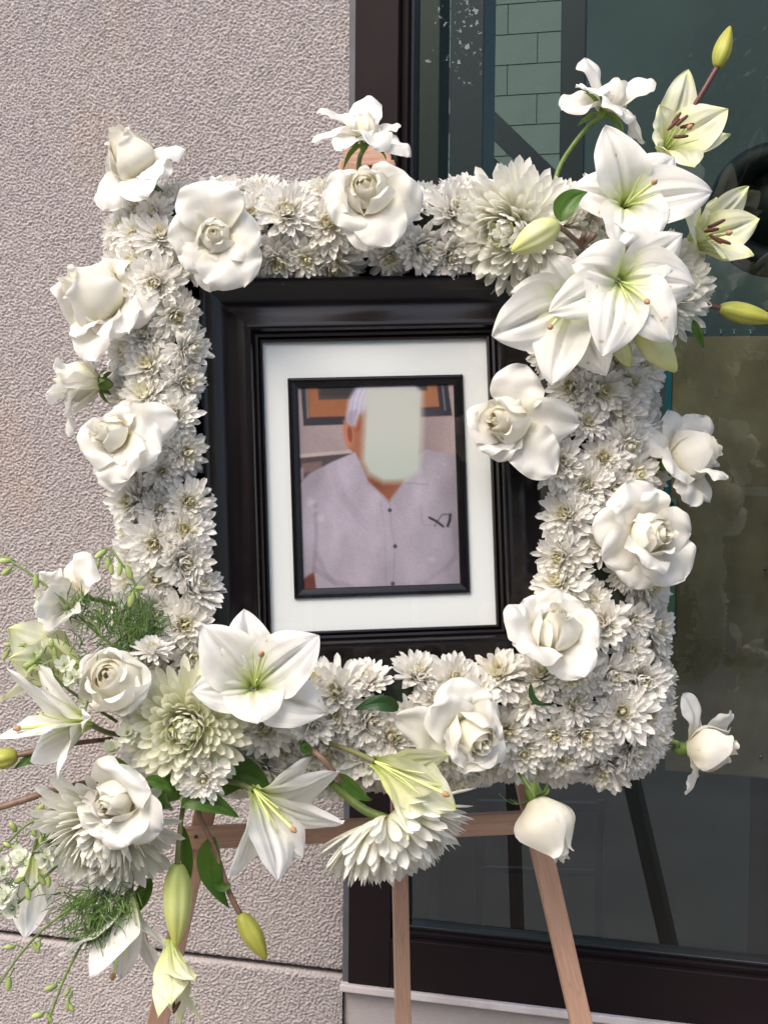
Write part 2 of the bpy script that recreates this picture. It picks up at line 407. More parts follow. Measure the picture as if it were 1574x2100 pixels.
for nm, a, b_, pr, lt, lb, sd_ in (('stucco_panel', ZG + 0.0035, ZTOP, 0.0, False, True, 3), ('stucco_panel', ZB, ZG - 0.0035, 0.004, True, False, 5)):
    o = link(bpy.data.objects.new(nm, stucco_patch(nm, XL, XD, a, b_, pr, lt, lb, sd_)), wall)
# plain continuations of the two panels outside the view
for (x0, x1, z0, z1, y) in ((-8, XL, ZG + .0035, ZT, 0.0), (-8, XL, 0.0, ZG - .0035, -.004), (XL, XD, ZTOP, ZT, 0.0), (XL, XD, 0.0, ZB, -.004)):
    box('stucco_panel', (x0, x1, y, 0.0338, z0, z1), M['stucco'], wall)

box('stucco_panel', (XL, XD - .004, 0.0075, 0.0336, ZG + .0036, ZG + .05), M['stucco'], wall)
box('stucco_panel', (XL, XD - .004, 0.0075, 0.0336, ZG - .05, ZG - .0036), M['stucco'], wall)

# ------------------------------------------------------------------ window
YG = 0.035                         # glass plane
win = empty('glazed_window', Vector((XD, 0, Pw(710, 2033).z)), 'tall dark bronze framed window of green tinted glass beside stucco wall', 'window')
XS1 = Pw(808, 1050, -0.012).x
XR = XS1 + 1.6
ZS_b = Pw(712, 2012, -0.004).z      # bottom of rail
ZS_t = Pw(795, 1924, -0.012).z      # top of rail
ZWT = 3.2
box('frame_edge', (XD, XD + 0.011, -0.006, 0.05, ZS_b, ZWT), M['bronzeedge'], win, 0.001)
st = box('stile', (XD + 0.0112, XS1, -0.012, 0.05, ZS_b, ZWT), M['bronze'], win, 0.0015)
box('glazing_bead', (XS1 + .0002, XS1 + 0.010, 0.004, 0.05, ZS_t, ZWT), M['bronze'], win, 0.001)
box('glazing_bead', (XS1 + 0.0102, XS1 + 0.016, 0.016, 0.05, ZS_t, ZWT), M['gasket'], win, 0.001)
box('bottom_rail', (XS1 + .0004, XR, -0.012, 0.05, ZS_b, ZS_t), M['bronze'], win, 0.0015)
box('glazing_bead', (XS1 + 0.0165, XR, 0.004, 0.05, ZS_t + .0002, ZS_t + 0.008), M['bronze'], win, 0.001)
box('glazing_bead', (XS1 + 0.0165, XR, 0.016, 0.05, ZS_t + .0083, ZS_t + 0.014), M['gasket'], win, 0.001)
box('stile', (XR + .0002, XR + 0.08, -0.012, 0.05, ZS_b, ZWT), M['bronze'], win, 0.0015)
box('top_rail', (XS1 + .0004, XR, -0.012, 0.05, ZWT - 0.09, ZWT - .0005), M['bronze'], win, 0.0015)
v = [Vector((XS1 + .012, YG, ZS_t + .008)), Vector((XR, YG, ZS_t + .008)), Vector((XR, YG, ZWT - .09)), Vector((XS1 + .012, YG, ZWT - .09))]
mobj('glass_pane', v, [(0, 1, 2, 3)], None, M['glass'], win, False)
zs0 = Pw(712, 2036, -0.02).z
box('sill', (XD, XR + 0.1, -0.020, 0.05, zs0, ZS_b - 0.0005), M['sill'], win, 0.002)
o = box('wall_below_window', (XD, 8, 0.004, 0.25, 0.0, zs0 - .0005), M['stucco']); structure(o); o.name = 'wall_under_window'
o = box('wall_right', (XR + 0.1, 8, 0.0, 0.25, zs0 + .01, ZT), M['stucco']); structure(o)
o = box('wall_over_window', (XD - .003, XR + 0.1, 0.002, 0.25, ZWT + .001, ZT + .3), M['stucco']); structure(o)

# ------------------------------------------------------------------ room behind the glass
structure(box('interior_floor', (-9, 9, 0.26, 14, -0.2, -0.004), M['floor']))
def at(px, py, y): return Pw(px, py, y)
YB = 6.4
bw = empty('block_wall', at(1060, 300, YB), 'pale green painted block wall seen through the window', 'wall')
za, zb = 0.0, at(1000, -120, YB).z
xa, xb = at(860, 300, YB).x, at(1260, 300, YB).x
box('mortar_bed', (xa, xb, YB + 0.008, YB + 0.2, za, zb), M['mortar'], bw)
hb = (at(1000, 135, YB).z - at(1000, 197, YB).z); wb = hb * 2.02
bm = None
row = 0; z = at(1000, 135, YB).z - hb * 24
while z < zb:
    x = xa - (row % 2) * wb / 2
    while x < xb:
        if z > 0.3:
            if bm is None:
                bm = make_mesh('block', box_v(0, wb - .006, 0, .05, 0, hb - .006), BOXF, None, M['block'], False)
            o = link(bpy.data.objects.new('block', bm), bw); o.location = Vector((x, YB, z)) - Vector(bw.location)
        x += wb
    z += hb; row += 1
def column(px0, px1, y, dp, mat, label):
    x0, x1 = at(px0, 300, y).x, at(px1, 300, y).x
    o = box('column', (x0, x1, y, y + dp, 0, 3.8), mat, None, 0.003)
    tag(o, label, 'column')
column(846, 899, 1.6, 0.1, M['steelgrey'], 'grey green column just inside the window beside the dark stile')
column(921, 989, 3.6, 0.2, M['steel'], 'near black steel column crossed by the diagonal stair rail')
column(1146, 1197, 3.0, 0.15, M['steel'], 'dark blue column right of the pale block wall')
st_ = empty('staircase', at(1000, 250, 4.6), 'dark diagonal stair stringer and rail behind the glass', 'staircase')
beam('stringer', at(860, 110, 4.6), at(1190, 430, 4.6), 0.095, 0.06, Vector((0, 1, 0)), M['steel'], st_)
beam('rail', at(860, 195, 4.75), at(1150, 475, 4.75), 0.06, 0.04, Vector((0, 1, 0)), M['steel'], st_)
# dim partition to the right and low partition
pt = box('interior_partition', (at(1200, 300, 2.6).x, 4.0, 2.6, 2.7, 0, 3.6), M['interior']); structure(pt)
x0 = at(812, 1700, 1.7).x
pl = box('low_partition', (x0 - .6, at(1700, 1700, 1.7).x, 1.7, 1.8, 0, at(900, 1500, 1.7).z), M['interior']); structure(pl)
# tyre leaning inside
ty = empty('tyre', at(1590, 430, 1.3), 'black rubber tyre dimly seen inside at the right edge', 'tyre')
c0 = at(1590, 430, 1.3); v, f = [], []
Rt, rt = 0.115, 0.035
for i in range(40):
    a = 2 * math.pi * i / 40
    for j in range(12):
        b = 2 * math.pi * j / 12
        rr = Rt + rt * math.cos(b)
        v.append(c0 + Vector((rr * math.cos(a), rt * 1.2 * math.sin(b), rr * math.sin(a))))
        f.append((i * 12 + j, ((i + 1) % 40) * 12 + j, ((i + 1) % 40) * 12 + (j + 1) % 12, i * 12 + (j + 1) % 12))
mobj('tread', v, f, None, M['rubber'], ty)
tube('wheel', [c0 + Vector((0, -.012, 0)), c0 + Vector((0, .012, 0))], .095, .095, M['rubber'], ty, n=2, sides=36)
tb = empty('table', at(1232, 1810, .9), 'dark blue metal table frame dimly seen inside below the wreath', 'table')
M['bluesteel'] = principled('blue painted steel', (0.012, 0.03, 0.055), 0.4)
for px in (985, 1232):
    p = at(px, 1640, .9); beam('leg', p, Vector((p.x, p.y, 0)), .016, .016, Vector((0, 1, 0)), M['bluesteel'], tb)
beam('rail', at(985, 1650, .9), at(1232, 1655, .9), .02, .02, Vector((0, 0, 1)), M['bluesteel'], tb)
beam('rail', at(985, 1782, .9), at(1232, 1790, .9), .012, .012, Vector((0, 0, 1)), M['bluesteel'], tb)
x1_ = at(1536, 1700, .8).x
structure(box('dark_partition', (x1_, x1_ + .9, .8, .86, 0, at(1500, 1592, .8).z), M['steel']))
# board inside, close behind the glass
yb = 0.12
bx0, bx1 = at(1371, 1100, yb).x, at(1371, 1100, yb).x + 0.75
bz0, bz1 = at(1470, 1588, yb).z, at(1470, 690, yb).z
bd = empty('notice_board', Vector((bx0, yb, bz0)), 'brown burlap covered board standing behind the glass on the right', 'notice board')
box('panel', (bx0, bx1, yb, yb + 0.02, bz0, bz1), M['kraft'], bd, 0.001)
box('edge_strip', (bx0 - 0.008, bx0 - .0002, yb - .002, yb + 0.02, bz0 + .25, bz1 - 0.005), M['teal'], bd)
pz0, pz1 = at(1380, 1300, yb).z, at(1380, 1022, yb).z
box('paper_strip', (bx0 - .012, at(1386, 1100, yb).x, yb - 0.0035, yb - 0.0025, pz0, pz1), M['greenpaper'], bd)
for (px, py) in ((1378, 1032), (1568, 1166), (1560, 1549)):
    p = at(px, py, yb)
    tube('push_pin', [p + Vector((0, -0.012, 0)), p], 0.0028, 0.0022, M['pin'] if px < 1400 else M['clip'], bd, n=3)
for px in (1443, 1476, 1503, 1537):
    p = at(px, 689, yb)
    mb = MB()
    v, f, uv = tube_geo([p + Vector((0, .01, 0)), p + Vector((0, .01, .008))], .0015, .0015, n=2); mb.add(v, f, uv)
    v, f, uv = tube_geo([p + Vector((-.005, .01, .009)), p + Vector((.005, .01, .009))], .0012, .0012, n=2); mb.add(v, f, uv)
    mb.build('clip', M['clip'], bd)

# ------------------------------------------------------------------ across the yard (seen only in reflections)
M['farwall'] = principled('brown render', (0.10, 0.085, 0.07), 0.9, var=(1, (0.08, 0.07, 0.06), 3))
M['whitepaint'] = principled('white paint', (0.7, 0.7, 0.68), 0.6)
M['paneglass'] = principled('dark pane', (0.04, 0.05, 0.055), 0.1)
M['bark'] = principled('bark', (0.09, 0.065, 0.045), 0.9)
M['treeleaf'] = principled('tree leaf', (0.03, 0.06, 0.018), 0.55, var=(3, (0.05, 0.085, 0.025), 2))
hb_ = empty('house', Vector((0, -12, 0)), 'brown rendered house across the yard mirrored in the window', 'house')
box('wall', (-9, -3.45, -13, -12, 0, 4.7), M['farwall'], hb_)
box('wall', (-3.45, 12, -13.2, -12.0, 0, 6.0), M['farwall'], hb_)  # taller part, height chosen so the window reflects dark wall instead of sky
dr = box('door', (1.0, 1.95, -12, -11.94, 0, 2.1), M['whitepaint'], hb_)
box('frame', (0.85, 0.99, -12, -11.9, 0, 2.25), M['whitepaint'], dr); box('frame', (1.96, 2.1, -12, -11.9, 0, 2.25), M['whitepaint'], dr)
for x in (-5, -1.6, 4.5):
    wd = box('window', (x, x + 1.2, -12, -11.95, 0.9, 2.2), M['whitepaint'], hb_)
    box('pane', (x + .08, x + 1.12, -11.9495, -11.94, 0.98, 2.12), M['paneglass'], wd)
def tree(x, y, h, rad, label, seed):
    t = empty('tree', Vector((x, y, 0)), label, 'tree', 'trees across the yard')
    rr = random.Random(seed)
    tube('trunk', [Vector((x, y, 0)), Vector((x + .1, y, h * .4)), Vector((x, y + .1, h * .75))], .16, .06, M['bark'], t)
    v, f = [], []
    for i in range(9000):
        d = Vector((rr.gauss(0, 1), rr.gauss(0, 1), rr.gauss(0, 1))).normalized()
        k = rr.random() ** .45 * (0.75 + 0.35 * noise.noise(d * 2.2 + Vector((seed, 0, 0))))
        c = Vector((x, y, h * .68)) + Vector((d.x * rad, d.y * rad, d.z * h * .36)) * k
        a = Vector((rr.gauss(0, 1), rr.gauss(0, 1), rr.gauss(0, 1))).normalized(); b = a.orthogonal()
        s = .025 + .03 * rr.random(); n = len(v)
        v += [c - a * s, c + b * s * .5, c + a * s, c - b * s * .5]; f.append((n, n + 1, n + 2, n + 3))
    o = mobj('crown', v, f, None, M['treeleaf'], t, False); o['kind'] = 'stuff'
tree(-4.3, -10.2, 7.2, 1.5, 'leafy tree mirrored in the top left of the window', 11)
tree(-3.5, -10.6, 6.0, 1.25, 'slender leafy tree added to darken the window reflection below the roof line', 14)  # extra tree, added to cover the mirrored roof edge and darken it
tree(2.6, -9.5, 5.0, 2.0, 'broad leafy tree mirrored in the right of the window', 12)
tree(-0.6, -10.4, 4.8, 1.8, 'leafy tree in front of the house across the yard', 13)

# ================================================================== EASEL
ez = empty('easel', E3(0, -1.3, -0.1), 'pale beech wooden display easel carrying the flower wreath', 'easel')
def to_ground(a, b):
    d = b - a
    return a + d * ((a.z - 0.0) / -d.z)
WL = -0.115
la, lb_ = P(718, 335, WL), P(324, 2095, WL)
ra, rb = P(786, 335, WL), P(1190, 2095, WL)
for a, b in ((la, lb_), (ra, rb)):
    g_ = to_ground(a, b)
    beam('leg', a, g_, 0.0265, 0.019, EW, M['wood'], ez)
ap = P(752, 322, WL - .022)
beam('top_block', P(706, 322, WL - .0205), P(800, 318, WL - .0205), 0.030, 0.02, EW, M['wood'], ez)
rl0 = P(790, 345, WL - .045)
rl1 = Pd(826, 2095, 2.02)
beam('rear_leg', rl0, to_ground(rl0, rl1), 0.0205, 0.016, EW, M['wood'], ez)
cb = beam('crossbar', P(372, 1719, WL + .0205), P(1112, 1684, WL + .0205), 0.0265, 0.02, EW, M['wood'], ez)
tube('screw', [P(402, 1716, WL + .030), P(402, 1716, WL + .0315)], .0025, .0025, M['gasket'], cb, n=2)
tube('screw', [P(1090, 1687, WL + .030), P(1090, 1687, WL + .0315)], .0025, .0025, M['gasket'], cb, n=2)

# ================================================================== PICTURE FRAME
pf = empty('picture_frame', E3(0, -0.245, 0), 'black mahogany lacquered picture frame holding a matted portrait photograph', 'picture frame')
HU, HV = 0.1335, 0.1715
PROF = [(0.000, 0.002), (0.0005, 0.0065), (0.0025, 0.008), (0.0045, 0.0065), (0.0052, 0.0058), (0.0058, 0.0095), (0.0085, 0.0115), (0.0112, 0.0105),
        (0.0120, 0.0145), (0.0145, 0.0185), (0.0185, 0.0195), (0.0225, 0.0180), (0.029, 0.0145), (0.036, 0.0118), (0.044, 0.0108), (0.052, 0.0120),
        (0.060, 0.0160), (0.0655, 0.0215), (0.068, 0.0240), (0.0720, 0.0245), (0.0735, 0.0230), (0.0740, 0.020), (0.0740, -0.018), (0.060, -0.018), (0.004, -0.004)]
def rail_frame(hu, hv, prof, mat, parent, w0=0.0, name='rail', scale=1.0):
    cs = [(-1, 1), (1, 1), (1, -1), (-1, -1)]
    for k in range(4):
        (ax, ay), (bx_, by) = cs[k], cs[(k + 1) % 4]
        v, f, uv = [], [], []
        for (o, w) in prof:
            v.append(E3(ax * (hu + o * scale), ay * (hv + o * scale), w0 + w)); v.append(E3(bx_ * (hu + o * scale), by * (hv + o * scale), w0 + w))
            uv += [(o * 4, 0), (o * 4, 1)]
        for i in range(len(prof) - 1):
            f.append((2 * i, 2 * i + 1, 2 * i + 3, 2 * i + 2))
        o = mobj(name, v, f, uv, mat, parent, True)
        md = o.modifiers.new('edge', 'EDGE_SPLIT'); md.split_angle = R(38)
rail_frame(HU, HV, PROF, M['lacquer'], pf)
# backing board
box_vs = [E3(u, v_, w) for w in (-.016, -.010) for (u, v_) in ((-.19, -.23), (.19, -.23), (.19, .23), (-.19, .23))]
mobj('backing', box_vs, BOXF, None, M['kraft'], pf, False)
# inner frame from pixel corners
iu0, iv1 = uv_of(589.6, 777, 0.004); iu1, iv0 = uv_of(965, 1212.6, 0.004)
iuc, ivc = uv_of(777.3, 996, .004)
ihu = (uv_of(956.5, 990)[0] - uv_of(597.5, 1003)[0]) / 2; ihv = (uv_of(768, 771.5)[1] - uv_of(785, 1221)[1]) / 2
# mat board: ring with bevelled window
def ring(name, o_hu, o_hv, i_hu, i_hv, cu, cv, w_o, w_i, mat, parent):
    cs = [(-1, 1), (1, 1), (1, -1), (-1, -1)]
    v = [E3(sx * o_hu + (cu if o_hu < .12 else 0), sy * o_hv + (cv if o_hu < .12 else 0), w_o) for sx, sy in cs] + [E3(cu + sx * i_hu, cv + sy * i_hv, w_i) for sx, sy in cs]
    f = [(k, 4 + k, 4 + (k + 1) % 4, (k + 1) % 4) for k in range(4)]
    return mobj(name, v, f, None, mat, parent, False)
ring('mat_board', HU + .006, HV + .006, ihu - .003, ihv - .003, iuc, ivc, 0.0, 0.0, M['mat'], pf)
IW = 0.0115; DW = 0.0
def rail_frame_c(hu, hv, cu, cv, prof, mat, parent, name):
    cs = [(-1, 1), (1, 1), (1, -1), (-1, -1)]
    for k in range(4):
        (ax, ay), (bx_, by) = cs[k], cs[(k + 1) % 4]
        v, f, uv = [], [], []
        for (o, w) in prof:
            v.append(E3(cu + ax * (hu + o), cv + ay * (hv + o), w)); v.append(E3(cu + bx_ * (hu + o), cv + by * (hv + o), w)); uv += [(o * 4, 0), (o * 4, 1)]
        for i in range(len(prof) - 1): f.append((2 * i, 2 * i + 1, 2 * i + 3, 2 * i + 2))
        o = mobj(name, v, f, uv, mat, parent, True); md = o.modifiers.new('edge', 'EDGE_SPLIT'); md.split_angle = R(38)
rail_frame_c(ihu - IW, ihv - IW, iuc, ivc, [(0, -.0015), (0, .001), (.0015, .0022), (.0035, .0030), (.0075, .0042), (.0100, .0045), (.0113, .0038), (IW, .0025), (IW, .0)], M['lacquer'], pf, 'inner_rail')

# ---- the photographic print (flat, its picture carried by the print itself)
def srgb(c): return tuple((x / 255.0 / 12.92 if x / 255.0 <= .04045 else ((x / 255.0 + .055) / 1.055) ** 2.4) for x in c)
def paint_print(nx, ny):
    ss = 3
    s = (np.arange(nx * ss) + .5) / (nx * ss); t = (np.arange(ny * ss) + .5) / (ny * ss)
    S, T = np.meshgrid(s, t)
    X = 411 + 632 * S + 30 * T; Y = 462 - 16 * S + 808 * T - 10 * S * T
    img = np.zeros(S.shape + (3,))
    def fill(mask, c, a=1.0):
        k = (mask * a)[..., None]; img[:] = img * (1 - k) + np.array(c, float) * k
    def poly(pts, soft=2.0):
        # signed distance style soft polygon
        inside = np.zeros(S.shape, bool); n = len(pts); d2 = np.full(S.shape, 1e9)
        for i in range(n):
            x0, y0 = pts[i]; x1, y1 = pts[(i + 1) % n]
            cond = ((y0 > Y) != (y1 > Y)); xi = (x1 - x0) * (Y - y0) / ((y1 - y0) or 1e-9) + x0
            inside ^= cond & (X < xi)
            L2 = (x1 - x0) ** 2 + (y1 - y0) ** 2
            tt = np.clip(((X - x0) * (x1 - x0) + (Y - y0) * (y1 - y0)) / L2, 0, 1)
            d2 = np.minimum(d2, (X - x0 - tt * (x1 - x0)) ** 2 + (Y - y0 - tt * (y1 - y0)) ** 2)
        d = np.sqrt(d2) * np.where(inside, 1, -1)
        return np.clip(d / soft * .5 + .5, 0, 1)
    def ell(cx_, cy_, rx, ry, soft=.12, rot=0):
        c_, s_ = math.cos(R(rot)), math.sin(R(rot))
        dx, dy = (X - cx_) * c_ + (Y - cy_) * s_, -(X - cx_) * s_ + (Y - cy_) * c_
        return np.clip((1 - np.sqrt((dx / rx) ** 2 + (dy / ry) ** 2)) / soft, 0, 1)
    def stroke(pts, w, soft=2.0):
        d2 = np.full(S.shape, 1e9)
        for (x0, y0), (x1, y1) in zip(pts[:-1], pts[1:]):
            L2 = (x1 - x0) ** 2 + (y1 - y0) ** 2
            tt = np.clip(((X - x0) * (x1 - x0) + (Y - y0) * (y1 - y0)) / L2, 0, 1)
            d2 = np.minimum(d2, (X - x0 - tt * (x1 - x0)) ** 2 + (Y - y0 - tt * (y1 - y0)) ** 2)
        return np.clip((w / 2 - np.sqrt(d2)) / soft + .5, 0, 1)
    img[:] = (158, 140, 140)
    fill(np.clip((700 - X) / 350, 0, 1), (143, 126, 128), .8)
    fill(np.clip((Y - 600) / 200, 0, 1), (150, 132, 134), .6)
    # framed pictures on the wall behind him
    fill(poly([(434, 440), (700, 440), (700, 612), (448, 622)]), (38, 34, 42))
    fill(poly([(452, 440), (462, 440), (470, 592), (460, 594)]), (110, 100, 100))
    fill(poly([(462, 440), (690, 440), (690, 582), (470, 588)]), (146, 88, 54))
    fill(poly([(500, 440), (690, 440), (690, 514), (506, 520)]), (62, 52, 52))
    fill(poly([(512, 440), (690, 440), (690, 500), (516, 506)]), (44, 38, 40))
    fill(poly([(850, 440), (1008, 440), (1028, 580), (850, 588)]), (34, 31, 40))
    fill(poly([(850, 440), (966, 440), (978, 545), (850, 552)]), (150, 94, 60))
    fill(poly([(850, 440), (925, 440), (930, 482), (850, 486)]), (60, 50, 50))
    fill(poly([(984, 440), (990, 440), (1004, 560), (998, 560)]), (120, 112, 112))
    # ledge and dark shelf on the left
    fill(poly([(410, 735), (660, 712), (660, 730), (410, 752)]), (176, 160, 156))
    fill(poly([(410, 750), (640, 728), (640, 840), (412, 850)]), (70, 56, 62))
    fill(poly([(440, 770), (520, 760), (520, 800), (440, 806)]), (110, 84, 84))
    fill(poly([(412, 790), (450, 786), (450, 836), (412, 838)]), (132, 116, 118))
    # chair and arm at the bottom left
    fill(poly([(420, 1205), (520, 1190), (520, 1290), (420, 1290)]), (110, 52, 38))
    fill(poly([(420, 1225), (500, 1206), (500, 1290), (420, 1290)]), (92, 40, 34))
    # a table edge and soft shadow of the sitter on the wall
    fill(ell(930, 660, 90, 170, 1.0), (118, 102, 104), .5)
    # neck, ear, head
    fill(poly([(600, 600), (680, 560), (900, 560), (905, 740), (840, 830), (782, 915), (700, 840), (650, 740), (620, 700)], 5), (146, 92, 66))
    fill(ell(765, 585, 142, 150, .08), (158, 102, 78))
    fill(poly([(690, 780), (880, 780), (850, 830), (782, 912), (715, 845)], 6), (132, 76, 52))
    fill(ell(622, 652, 25, 62, .35, -6), (170, 108, 82)); fill(ell(628, 655, 12, 40, .4, -6), (128, 62, 38))
    fill(ell(655, 600, 20, 60, .4), (150, 78, 44))
    # white hair
    fill(poly([(612, 590), (622, 520), (650, 470), (700, 452), (880, 452), (905, 490), (890, 560), (690, 560), (664, 580), (650, 625), (622, 610)], 9), (182, 176, 196))
    fill(poly([(612, 590), (630, 560), (655, 560), (640, 618), (622, 612)], 8), (150, 140, 160))
    for q_ in range(26):
        hx = 628 + q_ * 9.5; fill(stroke([(hx, 600 - 3 * q_), (hx + 12, 520), (hx + 34, 462)], 3, 3) * ell(700, 540, 110, 110, .4), (222, 218, 232) if q_ % 2 else (132, 124, 142), .35)
    fill(ell(700, 650, 60, 120, 1.0), (120, 60, 38), .55); fill(ell(740, 850, 70, 40, 1.0), (104, 48, 28), .6)
    # shirt
    sh = poly([(424, 860), (470, 810), (560, 762), (648, 724), (668, 760), (700, 838), (782, 914), (836, 840), (890, 740), (925, 712), (1010, 726), (1080, 750), (1090, 1300), (505, 1300), (492, 1190), (440, 1228), (428, 1000)], 3)
    base = np.zeros_like(img); base[:] = (157, 147, 160)
    shade = 1.0 - .10 * np.clip((X - 880) / 200, 0, 1) + .05 * np.clip((760 - np.abs(X - 560)) / 760, 0, 1) - .05 * np.clip((Y - 1080) / 200, 0, 1)
    k = sh[..., None]; img[:] = img * (1 - k) + base * shade[..., None] * k
    for pts, w, a in (([(648, 724), (668, 762), (700, 838), (782, 914)], 7, .55), ([(604, 890), (650, 852), (700, 842)], 4, .4), ([(782, 914), (840, 842), (930, 848)], 4, .5),
                      ([(782, 914), (792, 1020), (806, 1090), (800, 1236), (798, 1290)], 3, .35), ([(750, 920), (768, 1050), (772, 1290)], 3, .22),
                      ([(496, 930), (500, 1060), (490, 1190)], 8, .4), ([(440, 1228), (492, 1190)], 4, .5), ([(492, 1180), (560, 1226), (640, 1250)], 10, .35), ([(500, 1120), (540, 1200), (590, 1260)], 9, .3),
                      ([(905, 930), (915, 1006), (1030, 1014)], 3, .3), ([(1030, 960), (1044, 1110), (1010, 1180)], 9, .25), ([(560, 780), (600, 900), (700, 1020)], 16, .12), ([(910, 1240), (980, 1190), (1050, 1130)], 9, .22)):
        fill(stroke(pts, w * 2.0, 7) * sh, (96, 86, 100), a * .62)
    fill(poly([(648, 724), (700, 838), (782, 914), (700, 842), (604, 890), (620, 800)], 4) * sh, (168, 158, 172), .8)
    fill(poly([(890, 740), (930, 848), (840, 842), (782, 914), (836, 840)], 4) * sh, (166, 156, 170), .6)
    # soft folds and uneven light in the cloth
    rs_ = np.random.RandomState(4)
    def soft_noise(sx, sy, rot):
        c_, s_ = math.cos(R(rot)), math.sin(R(rot))
        a_, b_ = (X * c_ + Y * s_) / sx, (-X * s_ + Y * c_) / sy
        o_ = np.zeros(S.shape)
        for q_ in range(9):
            k1, k2, p1 = rs_.uniform(.4, 1.6), rs_.uniform(-1.2, 1.2), rs_.uniform(0, 6.28)
            o_ += np.sin(a_ * k1 * 2 + b_ * k2 * 2 + p1 + 1.3 * np.sin(b_ * .9 + p1))
        return o_ / 4.5
    fo = soft_noise(75, 210, 25) * .5 + soft_noise(60, 160, -35) * .4 + soft_noise(24, 40, 10) * .18
    side = np.clip((560 - X) / 140, 0, 1) * .10 + np.clip((X - 960) / 120, 0, 1) * .12
    grn = rs_.randn(ny, nx).repeat(ss, 0).repeat(ss, 1)
    img *= (1 + sh * (.105 * np.clip(fo, -1.7, 1.7) - side) + .022 * grn)[..., None]
    img *= (1 + .035 * soft_noise(60, 60, 0) * (1 - sh))[..., None]
    # faint glare spots, a reflection painted into the print's colours
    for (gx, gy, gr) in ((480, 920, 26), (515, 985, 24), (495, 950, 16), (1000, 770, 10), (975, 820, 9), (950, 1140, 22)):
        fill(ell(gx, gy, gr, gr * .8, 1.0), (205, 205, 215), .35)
    # collar shadow line, buttons, spectacles in the pocket
    for (bx_, by) in ((785, 950), (806, 1090), (798, 1236)):
        fill(ell(bx_, by, 9, 9, .3), (46, 40, 50)); fill(ell(bx_ - 2, by - 2, 3, 3, .5), (140, 132, 144), .7)
    fill(stroke([(940, 978), (968, 992), (994, 1012)], 8, 3), (24, 22, 28)); fill(stroke([(1022, 966), (1020, 988), (1012, 1010)], 10, 3), (24, 22, 28))
    fill(stroke([(972, 992), (990, 966), (1022, 964)], 3, 2), (40, 38, 44)); fill(stroke([(960, 1012), (972, 990)], 3, 2), (50, 46, 52))
    # the pale blank patch over the face
    pt_ = poly([(690, 476), (720, 466), (880, 472), (912, 490), (910, 700), (900, 800), (840, 838), (760, 842), (700, 810), (676, 760), (682, 600)], 16)
    b2 = np.zeros_like(img); b2[:] = (186, 187, 180)
    b2 += np.array((-14, -6, -8)) * np.clip((Y - 640) / 200, 0, 1)[..., None]
    k = pt_[..., None]; img[:] = img * (1 - k) + b2 * k
    img2 = img.reshape(ny, ss, nx, ss, 3).mean((1, 3))
    return img2
NX, NY = 168, 216
pimg = paint_print(NX, NY) / 255.0
plin = np.where(pimg <= .04045, pimg / 12.92, ((pimg + .055) / 1.055) ** 2.4) * 0.90
phu, phv = ihu - IW + .003, ihv - IW + .003
v = []; f = []; cols = []
for j in range(NY):
    for i in range(NX):
        v.append(E3(iuc + (2 * i / (NX - 1) - 1) * phu, ivc - (2 * j / (NY - 1) - 1) * phv, -0.001)); cols.append((*plin[j, i], 1))
for j in range(NY - 1):
    for i in range(NX - 1):
        a = j * NX + i; f.append((a, a + NX, a + NX + 1, a + 1))
mtp, N, L = newmat('photographic print')
out = N.new('ShaderNodeOutputMaterial'); pb = N.new('ShaderNodeBsdfPrincipled'); L.new(pb.outputs[0], out.inputs[0])
at_ = N.new('ShaderNodeAttribute'); at_.attribute_name = 'print'; L.new(at_.outputs['Color'], pb.inputs['Base Color']); pb.inputs['Roughness'].default_value = .45
pr = mobj('photograph', v, f, None, mtp, pf)
pr['label'] = 'portrait print of a person in a pale grey shirt, face blanked'
ca = pr.data.color_attributes.new('print', 'FLOAT_COLOR', 'POINT'); ca.data.foreach_set('color', np.array(cols, dtype=np.float32).ravel())
gv = [E3(sx * (HU + .004), sy * (HV + .004), 0.0052) for sx, sy in ((-1, -1), (1, -1), (1, 1), (-1, 1))]
mobj('glass', gv, [(0, 1, 2, 3)], None, M['pictureglass'], pf, False)

# ================================================================== WREATH BASE AND SMALL CHRYSANTHEMUMS
def rect_bounds(w):
    l = uv_of(246, 800, w)[0]; r = uv_of(1356, 1200, w)[0]
    t = uv_of(750, 384, w)[1]; b = uv_of(850, 1606, w)[1]
    return l, r, t, b
l_, r_, t_, b_ = rect_bounds(-0.02)
WC = ((l_ + r_) / 2, (t_ + b_) / 2); WH = ((r_ - l_) / 2, (t_ - b_) / 2)
IH = (HU + .074 + .014, HV + .074 + .012)
def rr_point(hu, hv, rad, s):
    """point on a rounded rectangle, s in 0..1, with outward normal; starts top centre going right"""
    sx, sy = hu - rad, hv - rad
    segs = [sx, rad * math.pi / 2, 2 * sy, rad * math.pi / 2, 2 * sx, rad * math.pi / 2, 2 * sy, rad * math.pi / 2, sx]
    d = (s % 1.0) * sum(segs); k = 0
    while d > segs[k] and k < 8: d -= segs[k]; k += 1
    if k == 0: return (d, hv), (0, 1)
    if k == 2: return (hu, sy - d), (1, 0)
    if k == 4: return (sx - d, -hv), (0, -1)
    if k == 6: return (-hu, -sy + d), (-1, 0)
    if k == 8: return (-sx + d, hv), (0, 1)
    cx_, cy_, a0 = {1: (sx, sy, 90), 3: (sx, -sy, 0), 5: (-sx, -sy, -90), 7: (-sx, sy, 180)}[k]
    a = R(a0) - d / rad
    return (cx_ + rad * math.cos(a), cy_ + rad * math.sin(a)), (math.cos(a), math.sin(a))
